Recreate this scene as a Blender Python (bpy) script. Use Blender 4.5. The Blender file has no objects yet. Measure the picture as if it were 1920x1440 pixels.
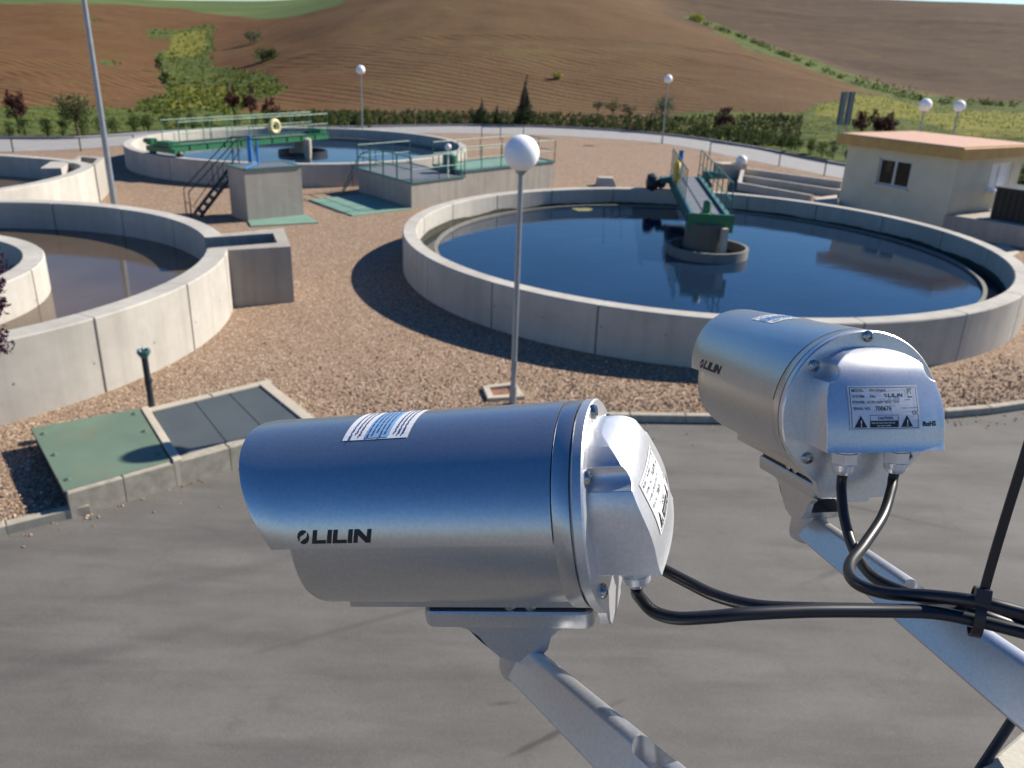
import bpy, bmesh, math, random
import numpy as np
from mathutils import Vector, Matrix
random.seed(7)
SC = bpy.context.scene
COL = SC.collection

# ------------------------------------------------------------------ camera
PITCH, ROLL, FPX = 0.385662, -0.0356454, 1542.57
CAM = Vector((0.0, 0.0, 6.0))
cp, sp = math.cos(PITCH), math.sin(PITCH)
_f = Vector((0, cp, -sp)); _u = Vector((0, sp, cp)); _r = Vector((1, 0, 0))
CR = _r * math.cos(ROLL) - _u * math.sin(ROLL)
CU = _r * math.sin(ROLL) + _u * math.cos(ROLL)
CF = _f
cam_data = bpy.data.cameras.new('photo_camera')
cam = bpy.data.objects.new('photo_camera', cam_data); COL.objects.link(cam)
cam_data.sensor_width = 36.0
cam_data.lens = FPX / 1920 * 36.0
cam_data.clip_start = 0.02; cam_data.clip_end = 6000
cam.matrix_world = Matrix(((CR.x, CU.x, -CF.x, CAM.x), (CR.y, CU.y, -CF.y, CAM.y), (CR.z, CU.z, -CF.z, CAM.z), (0, 0, 0, 1)))
cam_data.dof.use_dof = True
cam_data.dof.focus_distance = 0.60
cam_data.dof.aperture_fstop = 15.0
SC.camera = cam

# ------------------------------------------------------------------ sky, sun, exposure
SUN_ELEV = math.radians(34.4); SUN_AZ = math.radians(60.0)      # azimuth from +Y towards +X
SUN_DIR = Vector((math.sin(SUN_AZ) * math.cos(SUN_ELEV), math.cos(SUN_AZ) * math.cos(SUN_ELEV), math.sin(SUN_ELEV)))
W = bpy.data.worlds.new('World'); SC.world = W; W.use_nodes = True
wn = W.node_tree.nodes; wl = W.node_tree.links
sky = wn.new('ShaderNodeTexSky'); sky.sky_type = 'NISHITA'; sky.sun_disc = False
sky.sun_elevation = SUN_ELEV; sky.sun_rotation = SUN_AZ
sky.air_density = 1.0; sky.dust_density = 0.15; sky.ozone_density = 3.0; sky.altitude = 500
bg = wn['Background']; bg.inputs['Strength'].default_value = 0.064
hs = wn.new('ShaderNodeHueSaturation'); hs.inputs['Saturation'].default_value = 1.32; hs.inputs['Hue'].default_value = .509
wl.new(sky.outputs['Color'], hs.inputs['Color']); wl.new(hs.outputs['Color'], bg.inputs['Color'])
sun_data = bpy.data.lights.new('sun', 'SUN'); sun_data.energy = 4.6; sun_data.angle = math.radians(0.53)
sun_data.color = (1.0, 0.93, 0.82)
sun = bpy.data.objects.new('sun', sun_data); COL.objects.link(sun)
sun.rotation_euler = SUN_DIR.to_track_quat('Z', 'Y').to_euler()
SC.view_settings.view_transform = 'Standard'; SC.view_settings.look = 'None'
SC.view_settings.exposure = 0.9; SC.view_settings.gamma = 1.0

# ------------------------------------------------------------------ pixel -> place helpers (photo pixels, 1920 wide)
def ray(x, y):
    return CF + CR * ((x - 960) / FPX) - CU * ((y - 720) / FPX)
def at(x, y, z=0.0):
    d = ray(x, y); return CAM + d * ((z - CAM.z) / d.z)
def atY(x, y, Y):
    d = ray(x, y); return CAM + d * (Y / d.y)
def atD(x, y, D):
    return CAM + ray(x, y) * D
def pix(P):
    d = Vector(P) - CAM; z = d.dot(CF)
    return 960 + FPX * d.dot(CR) / z, 720 - FPX * d.dot(CU) / z

# ------------------------------------------------------------------ mesh helpers
class MB:
    def __init__(s): s.v = []; s.f = []; s.m = []
    def add(s, vs, fs, mi=0):
        b = len(s.v); s.v += [tuple(x) for x in vs]
        for f in fs: s.f.append(tuple(b + i for i in f)); s.m.append(mi)
    def quad(s, a, b, c, d, mi=0): s.add([a, b, c, d], [(0, 1, 2, 3)], mi)
    def obox(s, c, ax, ay, az, mi=0):          # centre and three half-axis vectors
        c, ax, ay, az = Vector(c), Vector(ax), Vector(ay), Vector(az)
        vs = [c + ax * i + ay * j + az * k for k in (-1, 1) for j in (-1, 1) for i in (-1, 1)]
        s.add(vs, [(0, 2, 3, 1), (4, 5, 7, 6), (0, 1, 5, 4), (2, 6, 7, 3), (0, 4, 6, 2), (1, 3, 7, 5)], mi)
    def box(s, c, sx, sy, sz, rz=0.0, mi=0):
        ca, sa = math.cos(rz), math.sin(rz)
        s.obox(c, (ca * sx / 2, sa * sx / 2, 0), (-sa * sy / 2, ca * sy / 2, 0), (0, 0, sz / 2), mi)
    def prism(s, poly, z0, z1, mi=0, bevel=0.0):
        poly = [Vector((p[0], p[1])) for p in poly]
        ar = sum(poly[i - 1].x * poly[i].y - poly[i].x * poly[i - 1].y for i in range(len(poly)))
        if ar < 0: poly.reverse()
        n = len(poly); rings = [[(p.x, p.y, z0) for p in poly]]
        if bevel > 0:
            ins = []
            for i in range(n):
                a, b, c = poly[i - 1], poly[i], poly[(i + 1) % n]
                n1 = Vector((-(b - a).y, (b - a).x)).normalized(); n2 = Vector((-(c - b).y, (c - b).x)).normalized()
                k = n1 + n2; k = k / max(0.3, k.length_squared / 2) ; ins.append(b + k * bevel)
            rings += [[(p.x, p.y, z1 - bevel) for p in poly], [(p.x, p.y, z1) for p in ins]]
        else: rings += [[(p.x, p.y, z1) for p in poly]]
        vs = [p for r in rings for p in r]; fs = []
        for k in range(len(rings) - 1):
            for i in range(n):
                j = (i + 1) % n; fs.append((k * n + i, k * n + j, (k + 1) * n + j, (k + 1) * n + i))
        fs.append(tuple(range((len(rings) - 1) * n, len(rings) * n))); fs.append(tuple(range(n - 1, -1, -1)))
        s.add(vs, fs, mi)
    def tube(s, pts, r, n=8, caps=True, mi=0):
        pts = [Vector(p) for p in pts]; m = len(pts)
        rs = r if isinstance(r, (list, tuple)) else [r] * m
        t0 = (pts[1] - pts[0]).normalized()
        up = Vector((0, 0, 1)) if abs(t0.z) < 0.9 else Vector((1, 0, 0))
        a = t0.cross(up).normalized(); vs = []; fs = []
        for i, p in enumerate(pts):
            t = (pts[min(i + 1, m - 1)] - pts[max(i - 1, 0)]).normalized()
            a = (a - t * a.dot(t)).normalized(); b = t.cross(a)
            for k in range(n):
                q = 2 * math.pi * k / n
                vs.append(p + (a * math.cos(q) + b * math.sin(q)) * rs[i])
        for i in range(m - 1):
            for k in range(n):
                k2 = (k + 1) % n; fs.append((i * n + k, i * n + k2, (i + 1) * n + k2, (i + 1) * n + k))
        if caps: fs.append(tuple(range(n - 1, -1, -1))); fs.append(tuple(range((m - 1) * n, m * n)))
        s.add(vs, fs, mi)
    def cyl(s, a, b, r, n=16, mi=0): s.tube([a, b], r, n, True, mi)
    def lathe(s, c, prof, n=24, axis=None, mi=0):   # prof: (radius, height) along the axis
        c = Vector(c); az = Vector(axis or (0, 0, 1)).normalized()
        ax = az.cross(Vector((0, 0, 1)) if abs(az.z) < .9 else Vector((1, 0, 0))).normalized(); ay = az.cross(ax)
        vs = []; fs = []
        for r, h in prof:
            for k in range(n):
                q = 2 * math.pi * k / n; vs.append(c + (ax * math.cos(q) + ay * math.sin(q)) * r + az * h)
        for i in range(len(prof) - 1):
            for k in range(n):
                k2 = (k + 1) % n; fs.append((i * n + k, i * n + k2, (i + 1) * n + k2, (i + 1) * n + k))
        fs.append(tuple(range(n - 1, -1, -1))); fs.append(tuple(range((len(prof) - 1) * n, len(prof) * n)))
        s.add(vs, fs, mi)
    def sphere(s, c, r, n=24, m=14, mi=0, sz=1.0):
        s.lathe(c, [(max(1e-4, r * math.sin(math.pi * i / m)), -r * sz * math.cos(math.pi * i / m)) for i in range(m + 1)], n, None, mi)
    def build(s, name, mats, parent=None, off=(0, 0, 0), smooth=None):
        me = bpy.data.meshes.new(name); o = Vector(off)
        me.from_pydata([(x[0] - o.x, x[1] - o.y, x[2] - o.z) for x in s.v], [], s.f)
        for m in (mats if isinstance(mats, (list, tuple)) else [mats]): me.materials.append(m)
        me.polygons.foreach_set('material_index', s.m)
        me.update()
        if smooth is not None:
            me.polygons.foreach_set('use_smooth', [True] * len(me.polygons))
            if smooth < 179: me.set_sharp_from_angle(angle=math.radians(smooth))
        ob = bpy.data.objects.new(name, me); COL.objects.link(ob)
        if parent is not None: ob.parent = parent
        else: ob.location = o
        return ob
def clean(ob, dist=1e-5):
    bm = bmesh.new(); bm.from_mesh(ob.data); bmesh.ops.remove_doubles(bm, verts=bm.verts, dist=dist)
    bmesh.ops.recalc_face_normals(bm, faces=bm.faces); bm.to_mesh(ob.data); bm.free(); return ob
def tag(o, label=None, cat=None, group=None, kind=None):
    if label: o['label'] = label
    if cat: o['category'] = cat
    if group: o['group'] = group
    if kind: o['kind'] = kind
    return o
def thing(name, label, cat, loc=(0, 0, 0), group=None):
    o = bpy.data.objects.new(name, None); COL.objects.link(o); o.location = loc; o.empty_display_size = .1
    return tag(o, label, cat, group)
def dup(o, loc=None, rz=0.0, sc=None, label=None, parent=None):
    c = o.copy(); COL.objects.link(c)
    if parent is not None: c.parent = parent
    if loc is not None: c.location = loc; c.rotation_euler = (0, 0, rz)
    if sc is not None: c.scale = sc
    if label: c['label'] = label
    for ch in [x for x in ALLCH(o)]: dup(ch, parent=c)
    return c
def ALLCH(o): return list(o.children)
def spline(pts, n=8, closed=False):
    P = [Vector(p) for p in pts]; out = []; m = len(P)
    for i in range(m if closed else m - 1):
        if closed: a, b, c, d = P[i - 1], P[i], P[(i + 1) % m], P[(i + 2) % m]
        else: a, b, c, d = P[max(i - 1, 0)], P[i], P[i + 1], P[min(i + 2, m - 1)]
        for k in range(n):
            t = k / n
            out.append(0.5 * ((2 * b) + (c - a) * t + (2 * a - 5 * b + 4 * c - d) * t * t + (3 * b - a - 3 * c + d) * t ** 3))
    if not closed: out.append(P[-1])
    return out
def resample(pts, step):
    out = [pts[0]]; acc = 0.0
    for a, b in zip(pts, pts[1:]):
        L = (b - a).length; d = step - acc
        while d <= L: out.append(a + (b - a) * (d / L)); d += step
        acc = (acc + L) % step if L else acc
    return out

# ------------------------------------------------------------------ materials
class NT:
    def __init__(s, name):
        s.m = bpy.data.materials.new(name); s.m.use_nodes = True; s.t = s.m.node_tree; s.b = s.t.nodes['Principled BSDF']
        s.co = None
    def n(s, typ, **kw):
        x = s.t.nodes.new(typ)
        for k, v in kw.items():
            if hasattr(x, k): setattr(x, k, v)
            else: x.inputs[k].default_value = v
        return x
    def l(s, a, b): s.t.links.new(a, b)
    def coord(s, scale=(1, 1, 1), rot=(0, 0, 0)):
        tc = s.n('ShaderNodeTexCoord'); mp = s.n('ShaderNodeMapping'); mp.inputs['Scale'].default_value = scale; mp.inputs['Rotation'].default_value = rot
        s.l(tc.outputs['Object'], mp.inputs['Vector']); return mp.outputs['Vector']
    def noise(s, scale, detail=4, rough=.55, vec=None, dist=0.0):
        x = s.n('ShaderNodeTexNoise'); x.inputs['Scale'].default_value = scale; x.inputs['Detail'].default_value = detail
        x.inputs['Roughness'].default_value = rough; x.inputs['Distortion'].default_value = dist
        s.l(vec if vec is not None else s.coord(), x.inputs['Vector']); return x.outputs['Fac']
    def ramp(s, fac, stops):
        x = s.n('ShaderNodeValToRGB'); e = x.color_ramp.elements
        while len(e) < len(stops): e.new(0.5)
        for el, (p, c) in zip(e, stops):
            el.position = p; el.color = (*c, 1) if len(c) == 3 else c
        s.l(fac, x.inputs['Fac']); return x.outputs['Color']
    def mix(s, fac, a, b, mode='MIX'):
        x = s.n('ShaderNodeMix'); x.data_type = 'RGBA'; x.blend_type = mode
        for sock, v in ((0, fac), (6, a), (7, b)):
            if hasattr(v, 'node'): s.l(v, x.inputs[sock])
            else: x.inputs[sock].default_value = v if sock == 0 else (*v, 1)
        return x.outputs[2]
    def math(s, op, a, b=0.0, clamp=False):
        x = s.n('ShaderNodeMath'); x.operation = op; x.use_clamp = clamp
        for i, v in enumerate((a, b)):
            if hasattr(v, 'node'): s.l(v, x.inputs[i])
            else: x.inputs[i].default_value = v
        return x.outputs[0]
    def bump(s, h, strength=.3, dist=.02, prev=None):
        x = s.n('ShaderNodeBump'); x.inputs['Strength'].default_value = strength; x.inputs['Distance'].default_value = dist
        s.l(h, x.inputs['Height'])
        if prev is not None: s.l(prev, x.inputs['Normal'])
        return x.outputs['Normal']
    def fin(s, col=None, rough=.8, metal=0.0, normal=None, spec=None):
        if col is not None:
            if hasattr(col, 'node'): s.l(col, s.b.inputs['Base Color'])
            else: s.b.inputs['Base Color'].default_value = (*col, 1)
        if hasattr(rough, 'node'): s.l(rough, s.b.inputs['Roughness'])
        else: s.b.inputs['Roughness'].default_value = rough
        s.b.inputs['Metallic'].default_value = metal
        if spec is not None: s.b.inputs['Specular IOR Level'].default_value = spec
        if normal is not None: s.l(normal, s.b.inputs['Normal'])
        return s.m
def mottled(name, c, var=.18, scale=6.0, rough=.6, metal=0.0, bump=.1, spec=None, bd=.005):
    t = NT(name); f = t.noise(scale, 5, .6)
    a = tuple(max(0, x * (1 - var)) for x in c); b = tuple(x * (1 + var) for x in c)
    col = t.ramp(f, [(.3, a), (.7, b)])
    return t.fin(col, rough, metal, t.bump(t.noise(scale * 7, 4), bump, bd) if bump else None, spec)
def concrete(name, c, streak=.35, joint_dark=False):
    t = NT(name)
    big = t.noise(.55, 5, .6); mid = t.noise(4.0, 6, .65); st = t.noise(2.2, 4, .6, t.coord((1.6, 1.6, .10)))
    col = t.ramp(big, [(.3, tuple(x * .80 for x in c)), (.72, tuple(x * 1.10 for x in c))])
    col = t.mix(t.math('MULTIPLY', t.ramp(mid, [(.42, (0, 0, 0)), (.75, (1, 1, 1))]), .30), col, tuple(x * .66 for x in (c[0] * 1.02, c[1], c[2] * .93)))
    col = t.mix(t.math('MULTIPLY', t.ramp(st, [(.45, (0, 0, 0)), (.75, (1, 1, 1))]), streak), col, tuple(x * .55 for x in (c[0] * .98, c[1], c[2] * .95)))
    spots = t.noise(45, 2, .5)
    col = t.mix(t.math('MULTIPLY', t.ramp(spots, [(.68, (0, 0, 0)), (.76, (1, 1, 1))]), .35), col, tuple(x * .45 for x in c))
    nb = t.bump(t.noise(30, 6, .7), .25, .006); nb = t.bump(t.noise(1.3, 3), .25, .03, nb)
    return t.fin(col, .9, 0, nb, .25)

M = {}
M['concrete'] = concrete('concrete', (.475, .445, .395), .34)
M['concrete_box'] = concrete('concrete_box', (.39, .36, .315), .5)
M['weir'] = concrete('weir_concrete', (.22, .212, .19), .5)
M['concrete_trim'] = concrete('concrete_trim', (.50, .44, .35), .15)
M['joint'] = mottled('joint', (.17, .16, .145), .2, 8, .9)
M['joint_dark'] = mottled('joint_dark', (.05, .05, .05), .3, 8, .9)
M['tie_hole'] = mottled('tie_hole', (.15, .14, .125), .2, 8, .9)

def gravel_mat():
    t = NT('gravel'); co = t.coord()
    wob = t.n('ShaderNodeVectorMath'); wob.operation = 'ADD'
    nz = t.n('ShaderNodeTexNoise'); nz.inputs['Scale'].default_value = 9; nz.inputs['Detail'].default_value = 3
    t.l(co, nz.inputs['Vector'])
    sc = t.n('ShaderNodeVectorMath'); sc.operation = 'SCALE'; sc.inputs['Scale'].default_value = .03
    t.l(nz.outputs['Color'], sc.inputs[0]); t.l(co, wob.inputs[0]); t.l(sc.outputs[0], wob.inputs[1])
    def vor(scale, feat='F1'):
        v = t.n('ShaderNodeTexVoronoi'); v.feature = feat; v.inputs['Scale'].default_value = scale; v.inputs['Randomness'].default_value = 1
        t.l(wob.outputs[0], v.inputs['Vector']); return v
    v1 = vor(20); v2 = vor(41); 
    sep = t.n('ShaderNodeSeparateColor'); t.l(v1.outputs['Color'], sep.inputs[0])
    stones = [(.0, (.12, .077, .050)), (.16, (.30, .205, .135)), (.36, (.41, .295, .205)), (.55, (.22, .148, .098)), (.70, (.52, .385, .27)), (.84, (.33, .205, .128)), (.95, (.68, .57, .44))]
    c1 = t.ramp(sep.outputs['Red'], stones)
    sep2 = t.n('ShaderNodeSeparateColor'); t.l(v2.outputs['Color'], sep2.inputs[0])
    c2 = t.ramp(sep2.outputs['Green'], stones)
    col = t.mix(.35, c1, c2)
    e = t.ramp(v1.outputs['Distance'], [(.25, (0, 0, 0)), (.72, (1, 1, 1))])
    col = t.mix(t.math('MULTIPLY', e, .60), col, (.075, .048, .033))
    big = t.noise(.35, 4, .6)
    col = t.mix(t.math('MULTIPLY', t.ramp(big, [(.35, (0, 0, 0)), (.7, (1, 1, 1))]), .30), col, (.25, .165, .115))
    sand = t.noise(1.1, 5, .7)
    col = t.mix(t.math('MULTIPLY', t.ramp(sand, [(.55, (0, 0, 0)), (.75, (1, 1, 1))]), .25), col, (.46, .33, .24))
    h = t.math('SUBTRACT', 1.0, v1.outputs['Distance'])
    return t.fin(col, .95, 0, t.bump(h, .55, .035), .15)
M['gravel'] = gravel_mat()

def asphalt_mat():
    t = NT('asphalt')
    f = t.noise(.45, 6, .62); col = t.ramp(f, [(.28, (.116, .108, .098)), (.5, (.146, .137, .125)), (.75, (.184, .173, .158))])
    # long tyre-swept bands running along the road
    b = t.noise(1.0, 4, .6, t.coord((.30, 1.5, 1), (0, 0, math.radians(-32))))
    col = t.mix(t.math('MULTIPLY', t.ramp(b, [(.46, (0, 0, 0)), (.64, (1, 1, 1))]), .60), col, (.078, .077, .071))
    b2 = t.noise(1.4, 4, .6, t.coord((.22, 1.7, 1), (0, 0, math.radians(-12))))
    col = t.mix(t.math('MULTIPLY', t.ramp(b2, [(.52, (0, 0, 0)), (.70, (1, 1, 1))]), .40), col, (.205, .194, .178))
    pt = t.noise(2.4, 7, .72); col = t.mix(t.math('MULTIPLY', t.ramp(pt, [(.56, (0, 0, 0)), (.66, (1, 1, 1))]), .30), col, (.078, .072, .066))
    gr = t.noise(55, 3, .7); col = t.mix(t.math('MULTIPLY', t.ramp(gr, [(.35, (1, 1, 1)), (.60, (0, 0, 0))]), .35), col, (.082, .073, .064))
    sp_ = t.noise(150, 2, .5); col = t.mix(t.math('MULTIPLY', t.ramp(sp_, [(.40, (1, 1, 1)), (.62, (0, 0, 0))]), .24), col, (.07, .065, .06))
    ag = t.noise(95, 2, .5); col = t.mix(t.math('MULTIPLY', t.ramp(ag, [(.60, (0, 0, 0)), (.70, (1, 1, 1))]), .45), col, (.34, .315, .28))
    # dark streaks and patches, each with a place of its own on the road
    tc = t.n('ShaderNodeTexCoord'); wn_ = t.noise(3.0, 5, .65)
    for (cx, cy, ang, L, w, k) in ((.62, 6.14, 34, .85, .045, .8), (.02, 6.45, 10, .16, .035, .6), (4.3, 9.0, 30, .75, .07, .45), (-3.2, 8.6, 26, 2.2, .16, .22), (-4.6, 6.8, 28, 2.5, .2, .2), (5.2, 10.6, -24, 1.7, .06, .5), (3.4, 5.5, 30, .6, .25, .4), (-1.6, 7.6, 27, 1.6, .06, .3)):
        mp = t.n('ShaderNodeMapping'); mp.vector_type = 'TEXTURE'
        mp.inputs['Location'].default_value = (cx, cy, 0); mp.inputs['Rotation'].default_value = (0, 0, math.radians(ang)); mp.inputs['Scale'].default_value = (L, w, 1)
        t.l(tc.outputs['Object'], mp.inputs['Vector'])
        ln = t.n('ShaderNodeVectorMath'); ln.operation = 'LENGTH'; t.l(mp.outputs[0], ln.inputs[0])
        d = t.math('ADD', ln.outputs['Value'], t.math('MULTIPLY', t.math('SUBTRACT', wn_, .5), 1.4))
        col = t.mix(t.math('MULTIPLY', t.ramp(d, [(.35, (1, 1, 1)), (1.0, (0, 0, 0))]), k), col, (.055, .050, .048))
    nb = t.bump(t.noise(120, 3, .6), .35, .006)
    return t.fin(col, .85, 0, nb, .3)
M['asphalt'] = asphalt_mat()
M['path'] = mottled('path_concrete', (.27, .26, .25), .12, 1.5, .9, 0, .1)

def soil_mat():
    t = NT('hill_soil'); co = t.coord()
    at_ = t.n('ShaderNodeAttribute'); at_.attribute_name = 'cover'
    sp_ = t.n('ShaderNodeSeparateColor'); t.l(at_.outputs['Color'], sp_.inputs[0])
    big = t.noise(.022, 5, .6, co); mid = t.noise(.30, 6, .68, co); fine = t.noise(2.2, 5, .7, co)
    col = t.ramp(big, [(.30, (0.119, 0.059, 0.025)), (.48, (0.141, 0.080, 0.036)), (.62, (0.157, 0.098, 0.047)), (.78, (0.180, 0.126, 0.060))])
    dark = t.ramp(mid, [(.3, (0.096, 0.050, 0.024)), (.7, (0.141, 0.082, 0.039))])
    col = t.mix(.42, col, dark)
    # reddish soil (R channel), dark far hill (B of second attribute is soil tone)
    red = t.ramp(mid, [(.3, (0.112, 0.050, 0.019)), (.7, (0.164, 0.085, 0.036))])
    col = t.mix(sp_.outputs['Blue'], col, red)
    at2 = t.n('ShaderNodeAttribute'); at2.attribute_name = 'tone'
    s2 = t.n('ShaderNodeSeparateColor'); t.l(at2.outputs['Color'], s2.inputs[0])
    far = t.ramp(mid, [(.3, (0.052, 0.032, 0.021)), (.7, (0.090, 0.056, 0.035))])
    col = t.mix(s2.outputs['Red'], col, far)
    # plough ridges: bands that follow the slope, bent by noise
    wv = t.n('ShaderNodeTexWave'); wv.wave_type = 'BANDS'; wv.bands_direction = 'X'
    wv.inputs['Scale'].default_value = .20; wv.inputs['Distortion'].default_value = 5.5; wv.inputs['Detail'].default_value = 3; wv.inputs['Detail Scale'].default_value = .10
    mp = t.n('ShaderNodeMapping'); mp.inputs['Rotation'].default_value = (0, 0, math.radians(-52)); t.l(co, mp.inputs['Vector']); t.l(mp.outputs[0], wv.inputs['Vector'])
    ridge = t.math('MULTIPLY', t.ramp(wv.outputs['Fac'], [(.45, (0, 0, 0)), (.85, (1, 1, 1))]), t.ramp(t.noise(.07, 3, .6, co), [(.35, (.15, .15, .15)), (.65, (.85, .85, .85))]))
    col = t.mix(t.math('MULTIPLY', ridge, .52), col, (0.206, 0.149, 0.075))
    trough = t.ramp(wv.outputs['Fac'], [(.0, (1, 1, 1)), (.3, (0, 0, 0))])
    col = t.mix(t.math('MULTIPLY', trough, .36), col, (0.058, 0.032, 0.015))
    # sparse weeds and clods
    weed = t.ramp(t.noise(.10, 6, .72, co), [(.56, (0, 0, 0)), (.70, (1, 1, 1))])
    col = t.mix(t.math('MULTIPLY', weed, .55), col, (0.145, 0.126, 0.036))
    clod = t.ramp(fine, [(.30, (1, 1, 1)), (.52, (0, 0, 0))])
    col = t.mix(t.math('MULTIPLY', clod, .42), col, (0.053, 0.032, 0.016))
    # grass covers
    gn = t.noise(.55, 6, .7, co)
    edge = t.noise(.28, 5, .7, co)
    def mask(chan):
        return t.ramp(t.math('ADD', chan, t.math('MULTIPLY', t.math('SUBTRACT', edge, .5), .9)), [(.42, (0, 0, 0)), (.60, (1, 1, 1))])
    green = t.ramp(gn, [(.32, (0.030, 0.046, 0.013)), (.46, (0.070, 0.095, 0.025)), (.58, (0.111, 0.130, 0.034)), (.72, (0.174, 0.171, 0.046))])
    yel = t.ramp(gn, [(.3, (0.070, 0.084, 0.019)), (.5, (0.167, 0.164, 0.034)), (.72, (0.281, 0.234, 0.045))])
    gm = mask(sp_.outputs['Red']); ym = mask(sp_.outputs['Green'])
    col = t.mix(gm, col, green); col = t.mix(ym, col, yel)
    # even green crop on the far top
    crop = t.ramp(t.noise(.05, 3, .5, co), [(.3, (0.085, 0.122, 0.041)), (.7, (0.122, 0.158, 0.056))])
    col = t.mix(s2.outputs['Green'], col, crop)
    h = t.math('ADD', t.math('MULTIPLY', wv.outputs['Fac'], .5), t.math('ADD', t.math('MULTIPLY', fine, 1.2), mid))
    return t.fin(col, .95, 0, t.bump(h, .65, .22), .1)
M['soil'] = soil_mat()
M['dirt'] = mottled('dirt', (.20, .125, .075), .3, .8, .95, 0, .5, .1, .05)

def foliage(name, stops, sss=.25):
    t = NT(name); g = t.n('ShaderNodeNewGeometry')
    col = t.ramp(g.outputs['Random Per Island'], stops)
    n = t.noise(1.6, 3, .6)
    col = t.mix(t.math('MULTIPLY', t.ramp(n, [(.35, (0, 0, 0)), (.7, (1, 1, 1))]), .35), col, tuple(x * .55 for x in stops[0][1]))
    tr = t.n('ShaderNodeBsdfTranslucent'); t.l(col, tr.inputs['Color'])
    ms = t.n('ShaderNodeMixShader'); ms.inputs[0].default_value = sss
    t.fin(col, .7, 0, None, .25)
    out = t.t.nodes['Material Output']; t.l(t.b.outputs[0], ms.inputs[1]); t.l(tr.outputs[0], ms.inputs[2]); t.l(ms.outputs[0], out.inputs['Surface'])
    return t.m
M['hedge_leaf'] = foliage('hedge_leaf', [(0, (.034, .060, .014)), (.5, (.066, .104, .022)), (1, (.13, .165, .036))])
M['conifer_leaf'] = foliage('conifer_leaf', [(0, (.022, .048, .014)), (.6, (.040, .075, .018)), (1, (.070, .105, .025))])
M['olive_leaf'] = foliage('olive_leaf', [(0, (.050, .060, .022)), (.5, (.085, .098, .035)), (1, (.135, .145, .055))])
M['grey_leaf'] = foliage('grey_leaf', [(0, (.070, .095, .045)), (.5, (.115, .145, .070)), (1, (.175, .20, .10))])
M['plum_leaf'] = foliage('plum_leaf', [(0, (.034, .008, .012)), (.5, (.065, .014, .018)), (1, (.12, .028, .030))])
M['near_plum_leaf'] = foliage('near_plum_leaf', [(0, (.030, .010, .022)), (.5, (.060, .018, .042)), (1, (.11, .035, .075))])
M['grass_blade'] = foliage('grass_blade', [(0, (.12, .16, .034)), (.45, (.22, .25, .050)), (.8, (.33, .33, .065)), (1, (.48, .43, .07))], .5)
M['dark_grass'] = foliage('dark_grass', [(0, (.040, .068, .018)), (.6, (.075, .115, .027)), (1, (.14, .18, .040))], .4)
M['gully_grass'] = foliage('gully_grass', [(0, (.070, .105, .026)), (.5, (.135, .170, .036)), (.8, (.23, .24, .045)), (1, (.34, .31, .05))], .45)
def stone_mat():
    t = NT('loose_stone'); g = t.n('ShaderNodeNewGeometry')
    col = t.ramp(g.outputs['Random Per Island'], [(0, (.13, .085, .055)), (.2, (.30, .20, .125)), (.45, (.42, .29, .19)), (.65, (.24, .165, .11)), (.82, (.52, .39, .28)), (1, (.64, .55, .44))])
    return t.fin(col, .95, 0, None, .15)
M['loose_stone'] = stone_mat()
M['bark'] = mottled('bark', (.095, .065, .045), .35, 14, .95, 0, .5)

def water_mat(name, c, rough=.05, bumpS=.06, scale=1.6, ior=1.33):
    t = NT(name); n = t.bump(t.noise(scale, 4, .6), bumpS, .05)
    n = t.bump(t.noise(scale * 7, 3, .6), bumpS * .6, .012, n)
    f = t.noise(.35, 4, .6); col = t.ramp(f, [(.35, tuple(x * .82 for x in c)), (.7, tuple(x * 1.15 for x in c))])
    t.fin(col, rough, 0, n, .5); t.b.inputs['IOR'].default_value = ior
    return t.m
M['clear_water'] = water_mat('clear_water', (.010, .024, .050), .03, .09)
M['murky_water'] = water_mat('murky_water', (.100, .074, .050), .07, .05)
M['dark_water'] = water_mat('dark_water', (.012, .016, .022), .05)

def painted(name, c, rough=.45, metal=0.0, wear=(.12, .06, .03), k=.25):
    t = NT(name); f = t.noise(5, 5, .65)
    col = t.ramp(t.noise(1.2, 4), [(.3, tuple(x * .85 for x in c)), (.7, tuple(x * 1.1 for x in c))])
    col = t.mix(t.math('MULTIPLY', t.ramp(f, [(.62, (0, 0, 0)), (.72, (1, 1, 1))]), k), col, wear)
    return t.fin(col, rough, metal, t.bump(t.noise(60, 2), .05, .002))
M['green_steel'] = painted('green_steel', (.020, .145, .060))
M['rail_green'] = painted('rail_green', (.035, .16, .11), .5)
M['pale_rail'] = painted('pale_green_rail', (.11, .27, .17), .5)
M['teal_steel'] = painted('teal_steel', (.05, .15, .14), .5)
M['dark_steel'] = painted('dark_steel', (.018, .024, .030), .5)
M['stair_steel'] = painted('stair_steel', (.012, .022, .030), .5)
M['blue_steel'] = painted('blue_steel', (.020, .17, .48), .4)
M['galv'] = mottled('galvanised', (.36, .38, .41), .12, 9, .42, .75, .05)
M['lamp_pole'] = mottled('lamp_pole_paint', (.30, .33, .36), .1, 5, .45, .55, .03)
M['grating'] = mottled('grating', (.17, .175, .185), .2, 20, .6, .3, .2)
M['cover_green'] = None
M['white_paint'] = mottled('white_paint', (.74, .73, .70), .06, 5, .5, 0, .03)
M['buoy_yellow'] = mottled('buoy_yellow', (.70, .42, .02), .1, 6, .5, 0, .05)
M['buoy_cream'] = mottled('buoy_cream', (.68, .60, .30), .1, 6, .5, 0, .05)
M['blockwork'] = mottled('kerb_concrete', (.36, .325, .26), .2, 7, .92, 0, .3, .2)
M['sand'] = mottled('bed_sand', (.30, .235, .17), .2, 2.0, .95, 0, .3, .1)
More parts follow.
